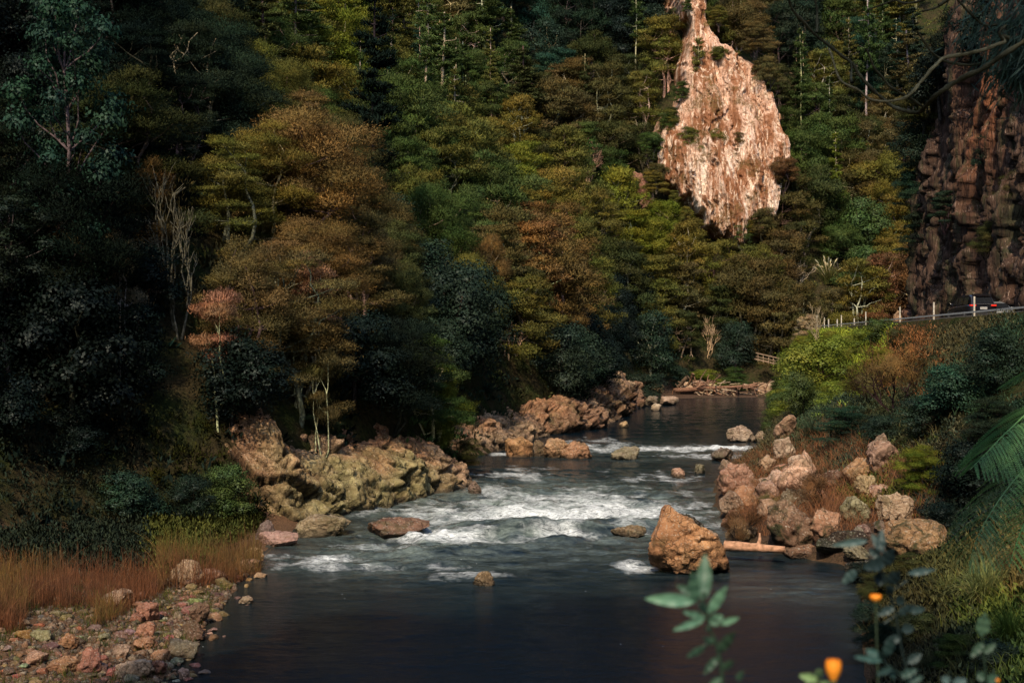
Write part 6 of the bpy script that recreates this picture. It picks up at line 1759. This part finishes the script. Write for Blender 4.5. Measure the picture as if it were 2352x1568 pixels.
# ------------------------------------------------------------------ labels for the woods: kind, colour and place in the valley
ZONES = [('in the upper left corner woods', 0, 330, -999, 400), ('in the dark woods at the left edge', -999, 330, 400, 780), ('in the blackish woods behind the reeds', -999, 450, 780, 1400),
 ('high in the left woods', 330, 620, -999, 330), ('on the upper slope with the pale pine trunks', 620, 1100, -999, 260), ('in the brown and gold woods at left', 330, 780, 330, 760), ('above the yellow and orange outcrops', 450, 900, 760, 1400),
 ('on the slope below the tall pines', 780, 1100, 260, 560), ('at the top of the middle slope', 1100, 1420, -999, 260), ('in the middle of the wooded slope', 1100, 1440, 260, 560), ('in the dark woods over the river point', 780, 1100, 560, 1400),
 ('near the timber frame', 1100, 1240, 560, 1400), ('above the jagged orange outcrop', 1240, 1480, 560, 1400), ('beside the top left of the pale cliff', 1420, 1640, -999, 280), ('left of the pale cliff', 1440, 1640, 280, 560),
 ('behind the driftwood pool', 1480, 1790, 560, 1400), ('at the top of the pale cliff', 1640, 1830, -999, 280), ('against the pale cliff', 1640, 1830, 280, 560), ('at the top, right of the pale cliff', 1830, 2120, -999, 260), ('on the slope right of the pale cliff', 1830, 2120, 260, 560),
 ('above the end of the road fence', 1790, 2120, 560, 1400), ('above the dark cliff', 2120, 9999, -999, 9999)]
def zone(px, py):
    for z, a, b, c, d in ZONES:
        if a <= px < b and c <= py < d: return z
    return 'on the valley side'
KN = {'layered': 'fine leaved tree', 'round': 'broadleaf tree', 'pine': 'pine', 'conifer': 'conifer', 'dry': 'dry topped tree', 'bare': 'bare tree', 'layered_fine': 'fine leaved tree', 'twiggy': 'twiggy shrub', 'tall': 'tall leafy tree'}
groups = {}
for t in TREES:
    if t['group']: t['o']['group'] = t['group']
    if t['label']: continue
    t['zone'] = zone(t['px'], t['py'])
    groups.setdefault((t['kind'], t['c'], t['zone']), []).append(t)
for (k, c, z), L_ in groups.items():
    base_l = f"{c} {KN[k]} {z}"
    gname = f"{c} trees {z}"
    left = list(L_)
    def give(t, s_):
        t['o']['label'] = (s_ + ' ' + base_l); left.remove(t)
    if len(left) == 1:
        t = left[0]; t['o']['label'] = 'lone ' + base_l if False else base_l; left = []
    if len(left) >= 2: give(max(left, key=lambda t: t['H'] / t['Y']), 'biggest')
    if len(left) >= 1: give(min(left, key=lambda t: t['py']), 'highest')
    if len(left) >= 1: give(max(left, key=lambda t: t['py']), 'lowest')
    if len(left) >= 1: give(min(left, key=lambda t: t['px']), 'leftmost')
    if len(left) >= 1: give(max(left, key=lambda t: t['px']), 'rightmost')
    for t in left: t['o']['label'] = base_l
    for t in L_: t['o']['group'] = gname if len(L_) > 1 else 'trees of the valley side'
print('things', len([o for o in scene.objects if o.get('category')]))
# ------------------------------------------------------------------ camera, light, world
cam = bpy.data.objects.new('camera', bpy.data.cameras.new('camera'))
link(cam)
cam.location = (0, 0, CAMZ); cam.rotation_euler = (R(90), 0, 0)
cam.data.sensor_width = 36; cam.data.lens = FPX / 2352 * 36
cam.data.clip_end = 5000; cam.data.clip_start = .05
cam.data.dof.use_dof = True; cam.data.dof.focus_distance = 70; cam.data.dof.aperture_fstop = 6.3
scene.camera = cam
SUN_EL, SUN_AZ = 46.0, 193.0           # azimuth clockwise from +Y: behind the viewer, a little to the left
sd = Vector((math.sin(R(SUN_AZ)) * math.cos(R(SUN_EL)), math.cos(R(SUN_AZ)) * math.cos(R(SUN_EL)), math.sin(R(SUN_EL))))
sl = bpy.data.lights.new('sun', 'SUN'); sl.energy = 5.0; sl.angle = R(.53); sl.color = (1.0, .80, .58)
so = link(bpy.data.objects.new('sun', sl)); so.rotation_euler = sd.to_track_quat('Z', 'Y').to_euler()
w = bpy.data.worlds.new('World'); scene.world = w; w.use_nodes = True
nt = w.node_tree
for n in list(nt.nodes): nt.nodes.remove(n)
sky = nt.nodes.new('ShaderNodeTexSky'); sky.sky_type = 'NISHITA'; sky.sun_disc = False
sky.sun_elevation = R(SUN_EL); sky.sun_rotation = R(SUN_AZ)
bg = nt.nodes.new('ShaderNodeBackground'); bg.inputs[1].default_value = .25
out = nt.nodes.new('ShaderNodeOutputWorld')
nt.links.new(sky.outputs[0], bg.inputs[0]); nt.links.new(bg.outputs[0], out.inputs[0])
scene.view_settings.view_transform = 'Standard'; scene.view_settings.look = 'None'; scene.view_settings.exposure = 0
scene.render.engine = 'CYCLES'
cy = scene.cycles
cy.max_bounces = 5; cy.diffuse_bounces = 3; cy.glossy_bounces = 2; cy.transmission_bounces = 2; cy.transparent_max_bounces = 4
cy.use_denoising = True; cy.sample_clamp_indirect = 4
